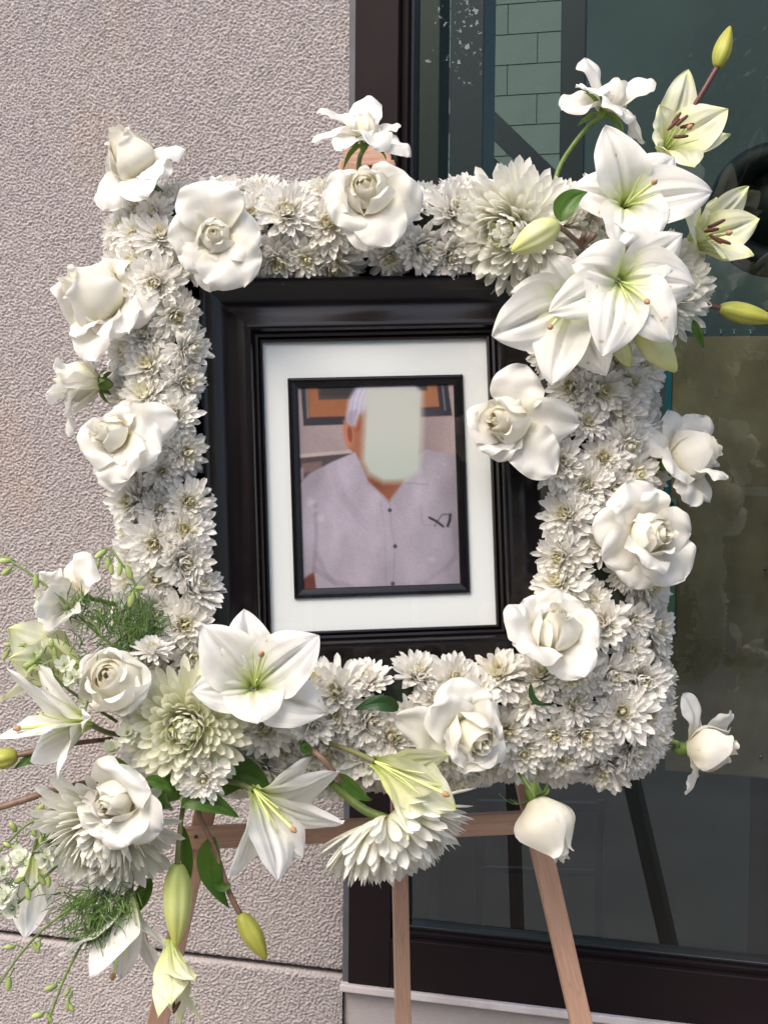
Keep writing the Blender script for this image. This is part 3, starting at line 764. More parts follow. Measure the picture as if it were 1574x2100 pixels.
def section(q):
    """q 0..1 across the band, inner edge, front, outer side: returns (k, w, nk, nw): k 0 inner..1 outer"""
    pts = [(0.0, 0.014, -.75, .7), (0.07, 0.028, -.4, .9), (0.28, 0.036, -.1, 1), (0.55, 0.036, .1, 1), (0.80, 0.022, .45, .9), (0.96, -0.008, .8, .55), (1.0, -0.045, 1, .1), (0.97, -0.075, 1, -.25)]
    x = q * (len(pts) - 1); i = min(int(x), len(pts) - 2); tt = x - i
    return [a + (b - a) * tt for a, b in zip(pts[i], pts[i + 1])]
def smooth01(x):
    x = max(0.0, min(1.0, x)); return x * x * (3 - 2 * x)
def band_point(s, q):
    k, w, nk, nw = section(q)
    (ou, ov), n = rr_point(WH[0], WH[1], 0.075, s)
    (iu, iv), n2 = rr_point(IH[0], IH[1], 0.02, s)
    # match inner to outer by clamping
    iu = max(-IH[0] + .005, min(IH[0] - .020, ou + WC[0])); iv = max(-IH[1] + .036, min(IH[1], ov + WC[1]))
    low = smooth01((-(ov + WC[1]) - IH[1] + .06) / .05); rgt = smooth01(((ou + WC[0]) - IH[0] + .05) / .05)
    lft = smooth01((-(ou + WC[0]) - IH[0] + .05) / .05)
    w += max(.020 * low, .024 * rgt, .014 * lft) * max(0, 1 - k)
    ou += WC[0]; ov += WC[1]
    u = iu + (ou - iu) * k; v_ = iv + (ov - iv) * k
    nn = (EU * n[0] + EV * n[1]) * nk + EW * nw
    return E3(u, v_, w), nn.normalized()
wb_ = empty('wreath_base', E3(0, WC[1] - WH[1], -.05), 'dark foam base of the rectangular flower wreath, glimpsed between blooms', 'wreath base')
NS, NQ = 120, 22
v, f = [], []
for i in range(NS):
    for j in range(NQ):
        p, n = band_point(i / NS, j / (NQ - 1)); v.append(p - n * 0.019)
for i in range(NS):
    for j in range(NQ - 1):
        a, b = i * NQ + j, ((i + 1) % NS) * NQ + j
        f.append((a, b, b + 1, a + 1))
mobj('foam', v, f, None, M['foam'], wb_)
bk = [E3(WC[0] + sx * (WH[0] - .02), WC[1] + sy * (WH[1] - .02), w) for w in (-.088, -.08) for sx, sy in ((-1, -1), (1, -1), (1, 1), (-1, 1))]
mobj('backing', bk, BOXF, None, M['foam'], wb_, False)

def mini_petal(n, k_, length, width, curl, base, cup=.35, ns=3, nt=6, ring=0.5, rnd_=None):
    """chrysanthemum petal leaving 'base' in direction k_ with upper normal n"""
    b = k_.cross(n).normalized()
    v, uv, f = [], [], []
    for j in range(nt + 1):
        t = j / nt
        t = min(1.0, t + .13 * math.sin(math.pi * t))
        wd = width * (0.40 + 0.60 * min(1, t / .6)) * (math.sqrt(max(0.0, 1 - ((t - .72) / .28) ** 2.2)) if t > .72 else 1)
        wd = max(wd, width * .04)
        c = base + k_ * (length * t) + n * (curl * length * t * t)
        for i in range(ns + 1):
            s = 2 * i / ns - 1
            v.append(c + b * (s * wd * .5) + n * (cup * wd * .5 * s * s)); uv.append((ring, t))
    for j in range(nt):
        for i in range(ns):
            a = j * (ns + 1) + i; f.append((a, a + 1, a + ns + 2, a + ns + 1))
    return v, f, uv
def small_mum_meshes(seed):
    rr = random.Random(seed)
    n = rr.choice((108, 120, 132)); Rm = 1.0
    mb = MB()
    phimax = R((88, 98, 106, 74, 96, 102, 66, 92, 108, 84)[seed % 10])
    c0 = rr.uniform(.08, .16)
    for i in range(n):
        fr = (i + 1.5) / n
        phi = phimax * (c0 + (1 - c0) * fr ** .62) + rr.gauss(0, .06)
        a = i * 2.39996 + rr.gauss(0, .12)
        d = Vector((math.cos(a), math.sin(a), 0))
        k = d * math.sin(phi) + Vector((0, 0, 1)) * math.cos(phi)
        nr = -d * math.cos(phi) + Vector((0, 0, 1)) * math.sin(phi)
        ln = (0.34 + 0.62 * fr ** .8) * rr.uniform(.88, 1.1)
        tw = rr.gauss(0, .25)
        bb = k.cross(nr); nr = (nr * math.cos(tw) + bb * math.sin(tw)).normalized()
        v, f, uv = mini_petal(nr, k, ln, rr.uniform(.20, .25) * (.62 + .38 * fr), rr.uniform(.25, .6) * (1.12 - fr) + rr.gauss(0, .09), d * .10 * fr + Vector((0, 0, .10 * (1 - fr))), cup=rr.uniform(.35, .75), ring=fr)
        mb.add(v, f, uv)
    pet = make_mesh('petals', mb.v, mb.f, mb.uv, M['mum'])
    mb = MB()
    for i in range(16):
        fr = i / 16; phi = R(8 + 38 * fr ** .6); a = i * 2.4
        d = Vector((math.cos(a), math.sin(a), 0)); k = d * math.sin(phi) + Vector((0, 0, 1)) * math.cos(phi); nr = -d * math.cos(phi) + Vector((0, 0, 1)) * math.sin(phi)
        v, f, uv = mini_petal(nr, k, .27 + .1 * fr, .085, .25, d * .07 * fr, ns=2, nt=3); mb.add(v, f, uv)
    cen = make_mesh('centre', mb.v, mb.f, mb.uv, M['mumcentre'])
    return pet, cen
VAR = [small_mum_meshes(100 + i) for i in range(10)]
pts = []
rs = random.Random(5)
for tries in range(26000):
    s, q = rs.random(), rs.random()
    p, n = band_point(s, q)
    dmin = 0.0340 if q < .84 else .040
    if all((p - o[0]).length > dmin for o in pts): pts.append((p, n, s, q))
MUMLAB = []
def frame_matrix(p, axis, spin, sc):
    z = axis.normalized(); x = z.orthogonal().normalized()
    x = (Matrix.Rotation(spin, 3, z) @ x).normalized(); y = z.cross(x)
    m3 = Matrix((x, y, z)).transposed()
    m4 = m3.to_4x4() @ Matrix.Scale(sc, 4); m4.translation = p
    return m4
def place_small_mum(p, axis, rad, label, group, k=None):
    pet, cen = VAR[rs.randrange(len(VAR)) if k is None else k]
    e = empty('chrysanthemum', (0, 0, 0), label, 'flower', group)
    e.matrix_world = frame_matrix(p, axis, rs.random() * 6.28, rad)
    o = link(bpy.data.objects.new('petals', pet), e); o['kind'] = 'stuff'
    link(bpy.data.objects.new('centre', cen), e)
    return e
def band_zone(p, q):
    d = p - EO; u, v_ = d.dot(EU), d.dot(EV)
    if v_ > IH[1] - .005: side, key, start = 'top', u, 'left'
    elif v_ < -IH[1] + .005: side, key, start = 'bottom', u, 'left'
    else: side, key, start = ('left' if u < 0 else 'right'), -v_, 'top'
    row = 'innermost row' if q < .2 else ('inner front row' if q < .42 else ('outer front row' if q < .66 else 'outer flank'))
    return side, row, start, key
ORD = 'first second third fourth fifth sixth seventh eighth ninth tenth eleventh twelfth thirteenth fourteenth fifteenth sixteenth seventeenth eighteenth nineteenth twentieth'.split()
ORD += ['twenty-' + x for x in ORD[:9]] + ['thirtieth'] + ['thirty-' + x for x in ORD[:9]]
zones = {}; rear = []
for (p, n, s, q) in pts:
    
    if q > .84: rear.append((p, n)); continue
    sd_, rw, stt, key = band_zone(p, q); zones.setdefault((sd_, rw, stt), []).append((key, p, n))
for (sd_, rw, stt), lst in zones.items():
    for k, (key, p, n) in enumerate(sorted(lst, key=lambda z: z[0])):
        ax = (n + Vector((rs.gauss(0, .2), rs.gauss(0, .2), rs.gauss(0, .2)))).normalized()
        lab = 'small white chrysanthemum, %s from the %s in the %s of the %s band' % (ORD[k], stt, rw, sd_)
        place_small_mum(p - n * rs.uniform(.007, .015), ax, rs.choice((.029, .035, .039, .042)) * rs.uniform(.94, 1.05), lab, 'small white chrysanthemums packed into the wreath')
print('small mums', sum(len(x) for x in zones.values()), 'rear', len(rear))
mb = MB()
for (p, n) in rear:
    pet = VAR[rs.randrange(len(VAR))][0]
    m4 = frame_matrix(p - n * .012, (n + Vector((rs.gauss(0, .15), rs.gauss(0, .15), rs.gauss(0, .15)))), rs.random() * 6.28, rs.uniform(.037, .043))
    cos = np.empty(len(pet.vertices) * 3, dtype=np.float32); pet.vertices.foreach_get('co', cos); cos = cos.reshape(-1, 3)
    uvd = np.empty(len(pet.loops) * 2, dtype=np.float32); pet.uv_layers[0].data.foreach_get('uv', uvd); uvd = uvd.reshape(-1, 2)
    vi = np.empty(len(pet.loops), dtype=np.int32); pet.loops.foreach_get('vertex_index', vi)
    uvv = np.zeros((len(pet.vertices), 2)); uvv[vi] = uvd
    A3 = np.array(m4.to_3x3()); co = cos @ A3.T + np.array(m4.translation)
    mb.add([Vector(c) for c in co], [tuple(q_.vertices) for q_ in pet.polygons], [tuple(x) for x in uvv])
o = mb.build('rear_chrysanthemums', M['mum'], None)
tag(o, 'white chrysanthemums lining the rear outer flank of the wreath', 'flowers', kind='stuff')
# ================================================================== PETAL SURFACES
def smooth(a, b, x):
    x = max(0.0, min(1.0, (x - a) / (b - a))); return x * x * (3 - 2 * x)
def prof_rose(t):
    w = 0.30 + 0.70 * smooth(0, .55, t)
    return w * (max(0.0, 1 - ((t - .52) / .48) ** 2.6) ** .55 if t > .52 else 1)
def prof_lily(t):
    w = 0.24 + 0.76 * smooth(0, .5, t)
    return w * (max(0.0, 1 - ((t - .5) / .5) ** 2.0) ** .85 if t > .5 else 1)
def prof_slim(t):
    w = 0.30 + 0.70 * smooth(0, .5, t)
    return w * (max(0.0, 1 - ((t - .5) / .5) ** 1.7) if t > .5 else 1)
def prof_leaf(t):
    return max(0.0, math.sin(math.pi * min(1, t ** .8))) ** .85 * (1 - .25 * t) + .03
PROFS = {'rose': prof_rose, 'lily': prof_lily, 'slim': prof_slim, 'leaf': prof_leaf}
def bez(c, t):
    a, b, d, e = c; k = 1 - t
    return a * k ** 3 + b * (3 * k * k * t) + d * (3 * k * t * t) + e * t ** 3
def petal_geo(c, W, Nh, prof='lily', cup=.3, curl=.3, ruffle=.05, rib=0.0, seed=0, ns=12, nt=20, bump=.0009, fold=0.0, twist=0.0):
    """c: four control points of the mid line; W: full width; Nh: direction the upper face looks to"""
    rr = random.Random(seed); ph = rr.uniform(0, 6.28); ph2 = rr.uniform(0, 6.28); kf = rr.uniform(5, 9)
    pf_ = PROFS[prof]; so = Vector((rr.uniform(-50, 50), rr.uniform(-50, 50), 0))
    v, uv, f = [], [], []
    Ln = sum((bez(c, (i + 1) / 10) - bez(c, i / 10)).length for i in range(10))
    n_prev = None
    for j in range(nt + 1):
        t = j / nt; t = t + .10 * math.sin(math.pi * t) * 1.0 if True else t
        t = min(1.0, t)
        p = bez(c, t)
        T = (bez(c, min(1, t + .02)) - bez(c, max(0, t - .02))).normalized()
        hint = Nh if n_prev is None else (n_prev * .75 + Nh * .25)
        n = hint - T * hint.dot(T)
        if n.length < 1e-4: n = n_prev or T.orthogonal()
        n.normalize(); n_prev = n; b = T.cross(n)
        if twist:
            n, b = n * math.cos(twist * t) + b * math.sin(twist * t), b * math.cos(twist * t) - n * math.sin(twist * t)
        wd = W * .5 * max(pf_(t), .012)
        for i in range(ns + 1):
            s = 2 * i / ns - 1; a_ = abs(s)
            h = cup * wd * s * s * (1 - .5 * smooth(.55, 1, t))
            h -= curl * wd * smooth(.35, .85, t) * max(0, a_ - .45) ** 2 * 2.6
            h -= curl * Ln * .9 * max(0, t - .78) ** 2 * 2.2
            h += ruffle * wd * a_ ** 1.6 * smooth(.15, .6, t) * (math.sin(kf * t * 2 + ph + (2.1 if s > 0 else 0)) + .6 * math.sin(kf * 3.7 * t + ph2 - s * 2))
            h += fold * wd * a_
            if rib: h += rib * wd * (-math.exp(-(s / .07) ** 2) + .75 * math.exp(-((a_ - .2) / .1) ** 2) + .3 * math.exp(-((a_ - .55) / .1) ** 2)) * smooth(.02, .25, t) * (1 - smooth(.7, 1, t))
            h += bump * noise.noise(Vector((s * 1.4, t * 2.6, 0)) + so) * smooth(.1, .5, t) * 2.2
            x = s * wd * (1 - .12 * curl * a_ ** 3 * smooth(.4, .9, t))
            e = .02 * W * noise.noise(Vector((t * 7, s * 2, 3)) + so) * a_ ** 3
            v.append(p + b * (x + e) + n * h); uv.append((i / ns, t))
    for j in range(nt):
        for i in range(ns):
            a = j * (ns + 1) + i; f.append((a, a + 1, a + ns + 2, a + ns + 1))
    return v, f, uv
SEED = [0]
def petal(name, c, W, Nh, mat, parent, **k):
    SEED[0] += 1
    v, f, uv = petal_geo(c, W, Nh, seed=SEED[0] * 13 + 5, **k)
    o = mobj(name, v, f, uv, mat, parent)
    return o

# ------------------------------------------------------------------ roses
def basis(ax):
    z = ax.normalized(); x = z.cross(Vector((0.13, 0.2, 1))).normalized(); return x, z.cross(x), z
def rose_heart(root, base, ax, Rb, Lb, n=8, openness=.8, seed=0, lk=1.0):
    rr = random.Random(seed)
    X, Y, Z = basis(ax)
    nw = 5
    for k in range(n + 2):
        if k < nw:                                   # loosely wrapped outer petals
            Rk = Rb * (1.03 - .05 * k); fr = .06 * k; Lk = Lb * rr.uniform(.90, 1.0)
            top = openness * (1 - .10 * k) * rr.uniform(.9, 1.1); bm_ = R(rr.uniform(50, 66)); loose = lk
        else:                                        # tight spiral inside
            fr = (k - nw + 1.5) / (n + 2 - nw + .5)
            Rk = Rb * (.80 - .45 * fr); Lk = Lb * (.88 + .12 * fr ** .8) * rr.uniform(.98, 1.02)
            top = openness * (.80 - .74 * fr) / (.80 - .45 * fr); bm_ = R(140) if k < n + 1 else R(190); loose = 0.0
        a0 = k * 2.3998 + rr.uniform(-.3, .3)
        v, f, uv = [], [], []
        nt, nb = 16, 24
        ph = rr.uniform(0, 6.28); hk = rr.uniform(.88, 1.04) if k < 5 else rr.uniform(.97, 1.03); tiltb = rr.uniform(-.10, .10); pk = rr.uniform(-.3, .3)
        so = Vector((rr.uniform(-40, 40), rr.uniform(-40, 40), k * 3.1))
        for j in range(nt + 1):
            t = j / nt
            for i in range(nb + 1):
                b = (2 * i / nb - 1); be = b * bm_
                tt = t * (1 - (.30 + .20 * min(1, loose * 3)) * min(1.3, abs(b - pk * loose)) ** 2.0) * (1 + tiltb * b)
                tt = min(tt, 1.05)
                if tt < .45: r = .30 + .70 * math.sin(math.pi / 2 * tt / .45)
                else: r = 1 + (top - 1) * smooth(.45, 1.0, tt)
                r = r * Rk
                if k > 0: r = max(r, 0.02 * Rb)
                r *= 1 + .07 * b
                roll = (smooth(.80, 1.02, tt) ** 1.5 * (.20 * loose + .05) + .12 * loose * smooth(.45, 1, abs(b)) ** 1.3 * smooth(.15, .8, t)) * Rb
                r += roll
                r += Rb * .07 * noise.noise(Vector((b * 1.6, t * 2.2, 0)) + so) * smooth(.1, .6, t)
                z_ = Lk * hk * tt - roll * .55 + .035 * Lb * noise.noise(Vector((b * 3, 7, t)) + so) * smooth(.5, 1, t)
                p = base + (X * math.cos(a0 + be) + Y * math.sin(a0 + be)) * r + Z * z_
                v.append(p); uv.append((i / nb, .25 + .75 * t if k < 4 else .55 * t))
        for j in range(nt):
            for i in range(nb):
                a = j * (nb + 1) + i; f.append((a, a + 1, a + nb + 2, a + nb + 1))
        mobj('petal', v, f, uv, M['rosebud'], root)
def rose(label, bud, w, axis, Rp, Lp, petals, openness=.8, n=8, stem=None, sepals=True, sepal_len=45, lk=1.0):
    """bud: centre of the heart in the photograph; petals: (tip x, tip y, depth of tip, width px, curl)"""
    ax = A(*axis); c = P(bud[0], bud[1], w); Rb, Lb = Rp * PX, Lp * PX
    base = c - ax * (Lb * .5)
    root = empty('rose', base, label, 'rose', 'white roses of the wreath')
    SEED[0] += 7
    rose_heart(root, base, ax, Rb, Lb, n, openness, SEED[0], lk)
    for pt in petals:
        tx, ty, dw, wp = pt[:4]; cu = pt[4] if len(pt) > 4 else .45; md = pt[5] if len(pt) > 5 else 0.0
        tip = P(tx, ty, w + dw)
        d = tip - base; rad = d - ax * d.dot(ax)
        rd = rad.normalized()
        ln = d.length
        c1 = base + rd * min(Rb * .75, ln * .3) + ax * (ln * (.14 + md))
        c2 = base + rd * (rad.length * .62) + ax * (d.dot(ax) * .6 + ln * (.24 + md))
        Nh = (ax * .85 + BACK * .45 - rd * rnd.uniform(.1, .4)).normalized()
        petal('petal', [base, c1, c2, tip], wp * PX, Nh, M['rose'], root, prof='rose', cup=.22 + rnd.uniform(-.12, .12), curl=cu * rnd.uniform(.9, 1.5), ruffle=.11, bump=.0030, twist=rnd.uniform(-.5, .5), ns=16, nt=24)
    # hip, sepals and stem
    st_end = stem
    s0 = base - ax * (Rb * .1)
    if st_end is None:
        st_end = [base - ax * .05, base - ax * .075 - EW * .03]
    else:
        st_end = [P(*q) for q in st_end]
    v, f, uv = tube_geo([base + ax * .004, base - ax * Rb * .32, base - ax * Rb * .6], Rb * .2, Rb * .1, n=6, rfun=lambda k: Rb * (.26 * math.sin(math.pi * (.25 + .7 * k)) + .05))
    mobj('hip', v, f, uv, M['sepal'], root)
    tube('stem', [base - ax * Rb * .45] + st_end, .0030, .0030, M['stem'], root)
    if sepals:
        X, Y, Z = basis(ax)
        for k in range(5):
            a = k * 1.2566 + SEED[0]
            d = X * math.cos(a) + Y * math.sin(a); L_ = sepal_len * PX * rnd.uniform(.8, 1.15)
            b0 = base - ax * Rb * .12 + d * Rb * .12
            petal('sepal', [b0, b0 + d * L_ * .35 + ax * L_ * .12, b0 + d * L_ * .7 - ax * L_ * .02, b0 + d * L_ * .85 - ax * L_ * rnd.uniform(.1, .5)], .009, ax, M['sepal'], root, prof='leaf', cup=.3, curl=0, ruffle=.0, ns=4, nt=8, bump=.0005)
    return root

FL = .075     # height of roses resting on the front of the band
rose('half open white rose poking above the top left corner, tilted to the left', (262, 312), .02, (-.45, .72, .35), 52, 118,
     [(380, 300, .01, 105, .5), (300, 405, .05, 110, .2), (212, 432, .0, 85, .2), (345, 360, .03, 80, .3)], .62, stem=[(322, 385, .0), (350, 420, -.01)])
rose('wide open white rose facing forward at the top left above the frame corner', (441, 482), .085, (.0, .05, 1), 34, 56,
     [(420, 362, .0, 135, .5, .05), (342, 492, -.01, 110, .5), (380, 556, -.01, 95, .3), (432, 600, -.02, 80, .2), (500, 590, .0, 130, .3), (535, 470, -.005, 130, .5), (480, 375, -.01, 85, .6)], .55, sepals=False)
rose('large cream hearted white rose at the centre of the top band', (752, 388), .09, (-.12, .28, 1), 50, 92,
     [(664, 385, -.01, 100, .5), (690, 462, .0, 100, .5), (748, 515, -.01, 90, .2), (800, 505, .01, 110, .3), (862, 440, -.01, 125, .4), (838, 360, -.02, 100, .5)], .75)
rose('white rose seen from below, rising above the middle of the top band', (748, 262), .0, (.06, .95, -.22), 30, 70,
     [(642, 288, .03, 95, .25), (655, 222, -.04, 85, .4), (750, 192, -.03, 75, .5), (812, 255, -.03, 80, .3), (838, 318, .03, 100, .4), (700, 305, .06, 80, .2), (770, 300, .07, 90, .3)], .7, stem=[(736, 330, -.02), (735, 380, -.03)], sepal_len=70)
rose('white rose seen from behind on a long bare green stem at upper right', (1248, 200), -.01, (.35, .78, -.35), 34, 80,
     [(1198, 116, -.02, 75, .5), (1328, 158, -.03, 100, .4), (1150, 222, .02, 90, .3), (1322, 292, .02, 90, .3), (1195, 180, .04, 90, .3), (1275, 235, .06, 95, .3)], .7, stem=[(1200, 265, -.005), (1150, 335, -.02), (1130, 400, -.02)], sepal_len=75)
rose('big drooping white rose at the upper left edge with browned bud tip', (186, 600), .03, (-.72, .38, .55), 66, 140,
     [(215, 528, -.01, 140, .4), (322, 622, .03, 115, .5), (150, 690, .01, 120, .2), (195, 740, .03, 130, .2), (262, 680, .04, 110, .3)], .55, stem=[(250, 690, .0), (270, 700, -.02)])
rose('white rose seen from its side, facing left below the drooping rose', (160, 782), .0, (-.92, .1, -.15), 44, 95,
     [(108, 752, .02, 100, .3), (95, 808, .02, 100, .3), (140, 895, .0, 75, .5), (195, 742, .0, 80, .3), (128, 850, .03, 70, .3)], .6, stem=[(208, 800, -.01), (250, 810, -.03)], sepal_len=40)
rose('white rose with broad folded petals at the middle of the left band', (222, 888), .07, (-.62, .1, .8), 36, 80,
     [(165, 925, .0, 110, .4), (250, 828, -.01, 90, .4), (368, 862, .0, 95, .7), (330, 925, .02, 110, .4), (262, 985, .02, 120, .2), (232, 1010, -.01, 110, .2), (318, 960, .0, 85, .3)], .7)
rose('white rose facing left above the larkspur in the lower left', (120, 1222), .04, (-.85, .1, .35), 34, 95,
     [(185, 1140, .02, 100, .4), (90, 1175, .02, 80, .3), (110, 1290, .03, 120, .3), (160, 1290, .01, 90, .3), (70, 1240, .05, 70, .3)], .6, stem=[(180, 1226, .01), (260, 1245, -.02)], sepals=False)
rose('tight spiral white rose beside the great green tinged chrysanthemum', (232, 1392), .10, (-.25, .35, .9), 62, 92,
     [(300, 1430, .01, 110, .15, .12), (245, 1455, .01, 110, .15, .12), (172, 1352, -.03, 100, .3)], .76, n=9)
rose('hooded white rose drooping over the great chrysanthemum at lower left', (232, 1645), .12, (-.42, -.12, .85), 42, 90,
     [(255, 1578, .02, 140, .5, .1), (332, 1705, .02, 120, .5), (172, 1700, .0, 100, .3), (262, 1735, .02, 110, .3), (300, 1600, -.01, 110, .4)], .55)
rose('white rose leaning over the right edge of the portrait', (1030, 862), .085, (-.55, .02, .85), 50, 105,
     [(1078, 748, -.01, 110, .45), (958, 872, .0, 90, .3), (1188, 872, -.01, 110, .5), (1140, 972, .0, 105, .3), (1022, 948, -.005, 80, .3), (985, 925, .0, 90, .3)], .7)
rose('white rose in profile jutting from the right edge at mid height', (1425, 930), .02, (.86, .28, .25), 50, 115,
     [(1372, 838, -.02, 75, .4), (1308, 885, .01, 75, .6), (1445, 850, -.03, 85, .3), (1425, 1038, .02, 95, .5), (1495, 975, .03, 75, .6), (1460, 1030, .0, 60, .6), (1380, 970, .04, 90, .3)], .8, stem=[(1350, 960, -.01), (1310, 960, -.03)], sepals=False)
rose('very large blown white rose on the right band', (1342, 1095), .085, (.42, .02, .9), 46, 95,
     [(1285, 985, -.01, 130, .5), (1212, 1080, -.01, 110, .4), (1235, 1150, .0, 110, .3), (1290, 1205, -.01, 120, .3), (1405, 1190, -.01, 125, .4), (1418, 1095, -.01, 115, .4), (1350, 1010, -.01, 110, .4), (1330, 1165, .03, 105, .4)], .75)
rose('upright white rose over the lower right corner of the frame', (1140, 1285), .085, (.02, .78, .62), 46, 115,
     [(1035, 1265, .02, 105, .5), (1075, 1225, -.01, 110, .4), (1225, 1265, .0, 120, .4), (1198, 1388, .03, 105, .4), (1078, 1335, .04, 105, .6), (1150, 1210, -.02, 110, .3)], .55, stem=[(1118, 1380, .045), (1112, 1425, .02)])
rose('white rose facing down and right in the middle of the bottom band', (972, 1512), .10, (.42, -.3, .85), 52, 100,
     [(930, 1388, -.01, 120, .5), (805, 1480, -.02, 110, .3), (885, 1450, .02, 100, .4), (1030, 1490, .0, 110, .4), (1005, 1575, .01, 110, .3), (1000, 1425, -.02, 100, .4), (930, 1560, .02, 90, .3)], .8, stem=[(890, 1490, .04), (870, 1510, .0)])
rose('white rose in profile jutting out beyond the lower right edge', (1462, 1532), -.01, (.92, .08, .2), 50, 110,
     [(1402, 1420, -.01, 70, .4), (1408, 1632, .0, 74, .4), (1505, 1465, -.02, 80, .3)], .72, stem=[(1385, 1522, -.01), (1330, 1520, -.03)], sepals=False)
rose('closed white rose bud hanging below the bottom band on a curved stem', (1128, 1704), .05, (.36, -.82, .3), 60, 136,
     [], .44, lk=.6, stem=[(1100, 1640, .045), (1068, 1590, .03), (1045, 1560, .01)], sepal_len=62)

# ------------------------------------------------------------------ lilies
def lily(label, c, w, axis, petals, depth=55, stage='open', pistil=None, anthers=None, stem=None, group='white lilies of the wreath', mat=None, width=1.0):
    """c: throat in the photograph; petals: (tip x, tip y, depth, width px[, lift, curl])"""
    ax = A(*axis); ctr = P(c[0], c[1], w); base = ctr - ax * (depth * PX)
    root = empty('lily', base, label, 'lily', group)
    mt = mat or (M['lily'] if stage == 'open' else M['lilygreen'])
    for i, pt in enumerate(petals):
        tx, ty, dw, wp = pt[:4]; lift = pt[4] if len(pt) > 4 else .22; cu = pt[5] if len(pt) > 5 else .35
        tip = P(tx, ty, w + dw); d = tip - base; rad = d - ax * d.dot(ax); ln = d.length
        rd = rad.normalized()
        c1 = base + ax * (depth * PX * .8 + ln * .05) + rad * .12
        c2 = base + rad * .58 + ax * (d.dot(ax) * .55 + ln * lift)
        Nh = (ax - rd * .45).normalized()
        petal('petal', [base + rd * .003, c1, c2, tip], wp * PX * width * 1.08, Nh, mt, root, prof='lily' if wp > 70 else 'slim', cup=.32, curl=cu, ruffle=.055, rib=.17, bump=.0022, nt=24, ns=16)
    X, Y, Z = basis(ax)
    SEED[0] += 1; rr = random.Random(SEED[0])
    if pistil:
        tip = P(pistil[0], pistil[1], w + pistil[2]); d = tip - base
        pp = tube('pistil', [base, base + d * .5 + ax * .004, tip], .0017, .0020, M['filament'], root)
        q = d.normalized()
        tube('stigma', [tip - q * .002, tip + q * .002, tip + q * .0055], .003, .003, M['stigma'], root, n=6, rfun=lambda k: .0018 + .0018 * math.sin(math.pi * min(1, k + .15)) ** .8)
        for k in range(5):
            a = k * 1.2566 + .4; o = (X * math.cos(a) + Y * math.sin(a))
            tube('filament', [base, base + d * .45 + o * .008, base + d * rr.uniform(.68, .86) + o * rr.uniform(.012, .020)], .0011, .0007, M['filament'], root, sides=5, n=8)
    if anthers:
        for (x, y, dw, ang, ln_) in anthers:
            p = P(x, y, w + dw); fl = tube('filament', [base, base.lerp(p, .55) + ax * .003, p], .0011, .0008, M['filament'], root, sides=5, n=8)
            d = (RIGHT * math.cos(R(ang)) + UP * math.sin(R(ang))) * ln_ * PX * .5
            tube('anther', [p - d, p - d * .5, p + d * .5, p + d], .002, .002, M['anther'], fl, sides=6, n=6, rfun=lambda k: .0009 + .0014 * math.sin(math.pi * (.1 + .8 * k)))
    if stem:
        tube('stem', [base + ax * .004] + [P(*q) for q in stem], .0034, .0030, M['stemolive'], root)
    return root
lily('fully open white lily at the top right corner, uppermost of the white ones', (1292, 408), .10, (.12, .1, 1),
     [(1242, 255, .01, 108), (1462, 392, .0, 112, .25), (1345, 488, .02, 110), (1268, 506, .02, 100), (1160, 388, -.02, 92, .35), (1385, 318, -.03, 100)], pistil=(1340, 374, .045), stem=[(1260, 460, .03), (1240, 500, .0)])
lily('fully open white lily in front of the right corner cluster', (1280, 570), .13, (.08, -.05, 1),
     [(1402, 478, .0, 85), (1428, 585, .0, 125, .25), (1378, 702, .01, 110), (1236, 730, .02, 112), (1124, 642, .0, 96), (1170, 540, .0, 120, .35, .6)], pistil=(1325, 618, .045))
lily('drooping white lily with brown specks overlapping the top right of the frame', (1168, 622), .10, (-.3, -.25, .9),
     [(1008, 690, .0, 128), (1128, 790, .01, 105), (1242, 772, .0, 100), (1118, 522, -.03, 100), (1215, 560, -.03, 95), (1045, 600, -.02, 100)], pistil=(1128, 670, .04))
lily('half open greenish lily with brown anthers at the far top right', (1375, 292), .02, (.28, .3, .75),
     [(1410, 142, -.01, 80, .12, .1), (1492, 222, .0, 95, .12, .2), (1497, 275, .0, 70, .12, .2), (1425, 338, .035, 100, .15, .3), (1345, 300, .04, 75, .2, .2), (1352, 215, .02, 80, .15, .2)], depth=45, stage='young',
     anthers=[(1380, 255, .03, 45, 34), (1397, 247, .035, 40, 32), (1408, 258, .03, 15, 30), (1395, 280, .04, 5, 30), (1386, 242, .02, 50, 28)], pistil=(1412, 262, .035), stem=[(1340, 335, .0), (1320, 420, .0)])
lily('half open greenish lily with brown anthers pointing right below the far one', (1438, 492), .03, (.6, .12, .6),
     [(1532, 382, -.01, 78, .12, .1), (1556, 448, .0, 85, .12, .1), (1545, 522, .02, 80, .12, .2), (1488, 528, .045, 95, .2, .2), (1402, 440, .045, 90, .3, .2), (1470, 405, .0, 70, .12, .1)], depth=45, stage='young',
     anthers=[(1470, 458, .04, 25, 34), (1458, 472, .045, 10, 30), (1480, 494, .045, -20, 36), (1466, 490, .05, -35, 30), (1462, 462, .035, 20, 26)], pistil=(1492, 478, .045), stem=[(1400, 520, .0), (1370, 560, .0)])
lily('fully open white lily over the lower left corner of the frame', (518, 1408), .11, (.05, .18, 1),
     [(500, 1248, .0, 100), (655, 1302, .02, 115, .3), (670, 1462, .0, 110), (528, 1482, .03, 108), (394, 1418, .01, 90), (415, 1282, .01, 112)], pistil=(536, 1342, .05))
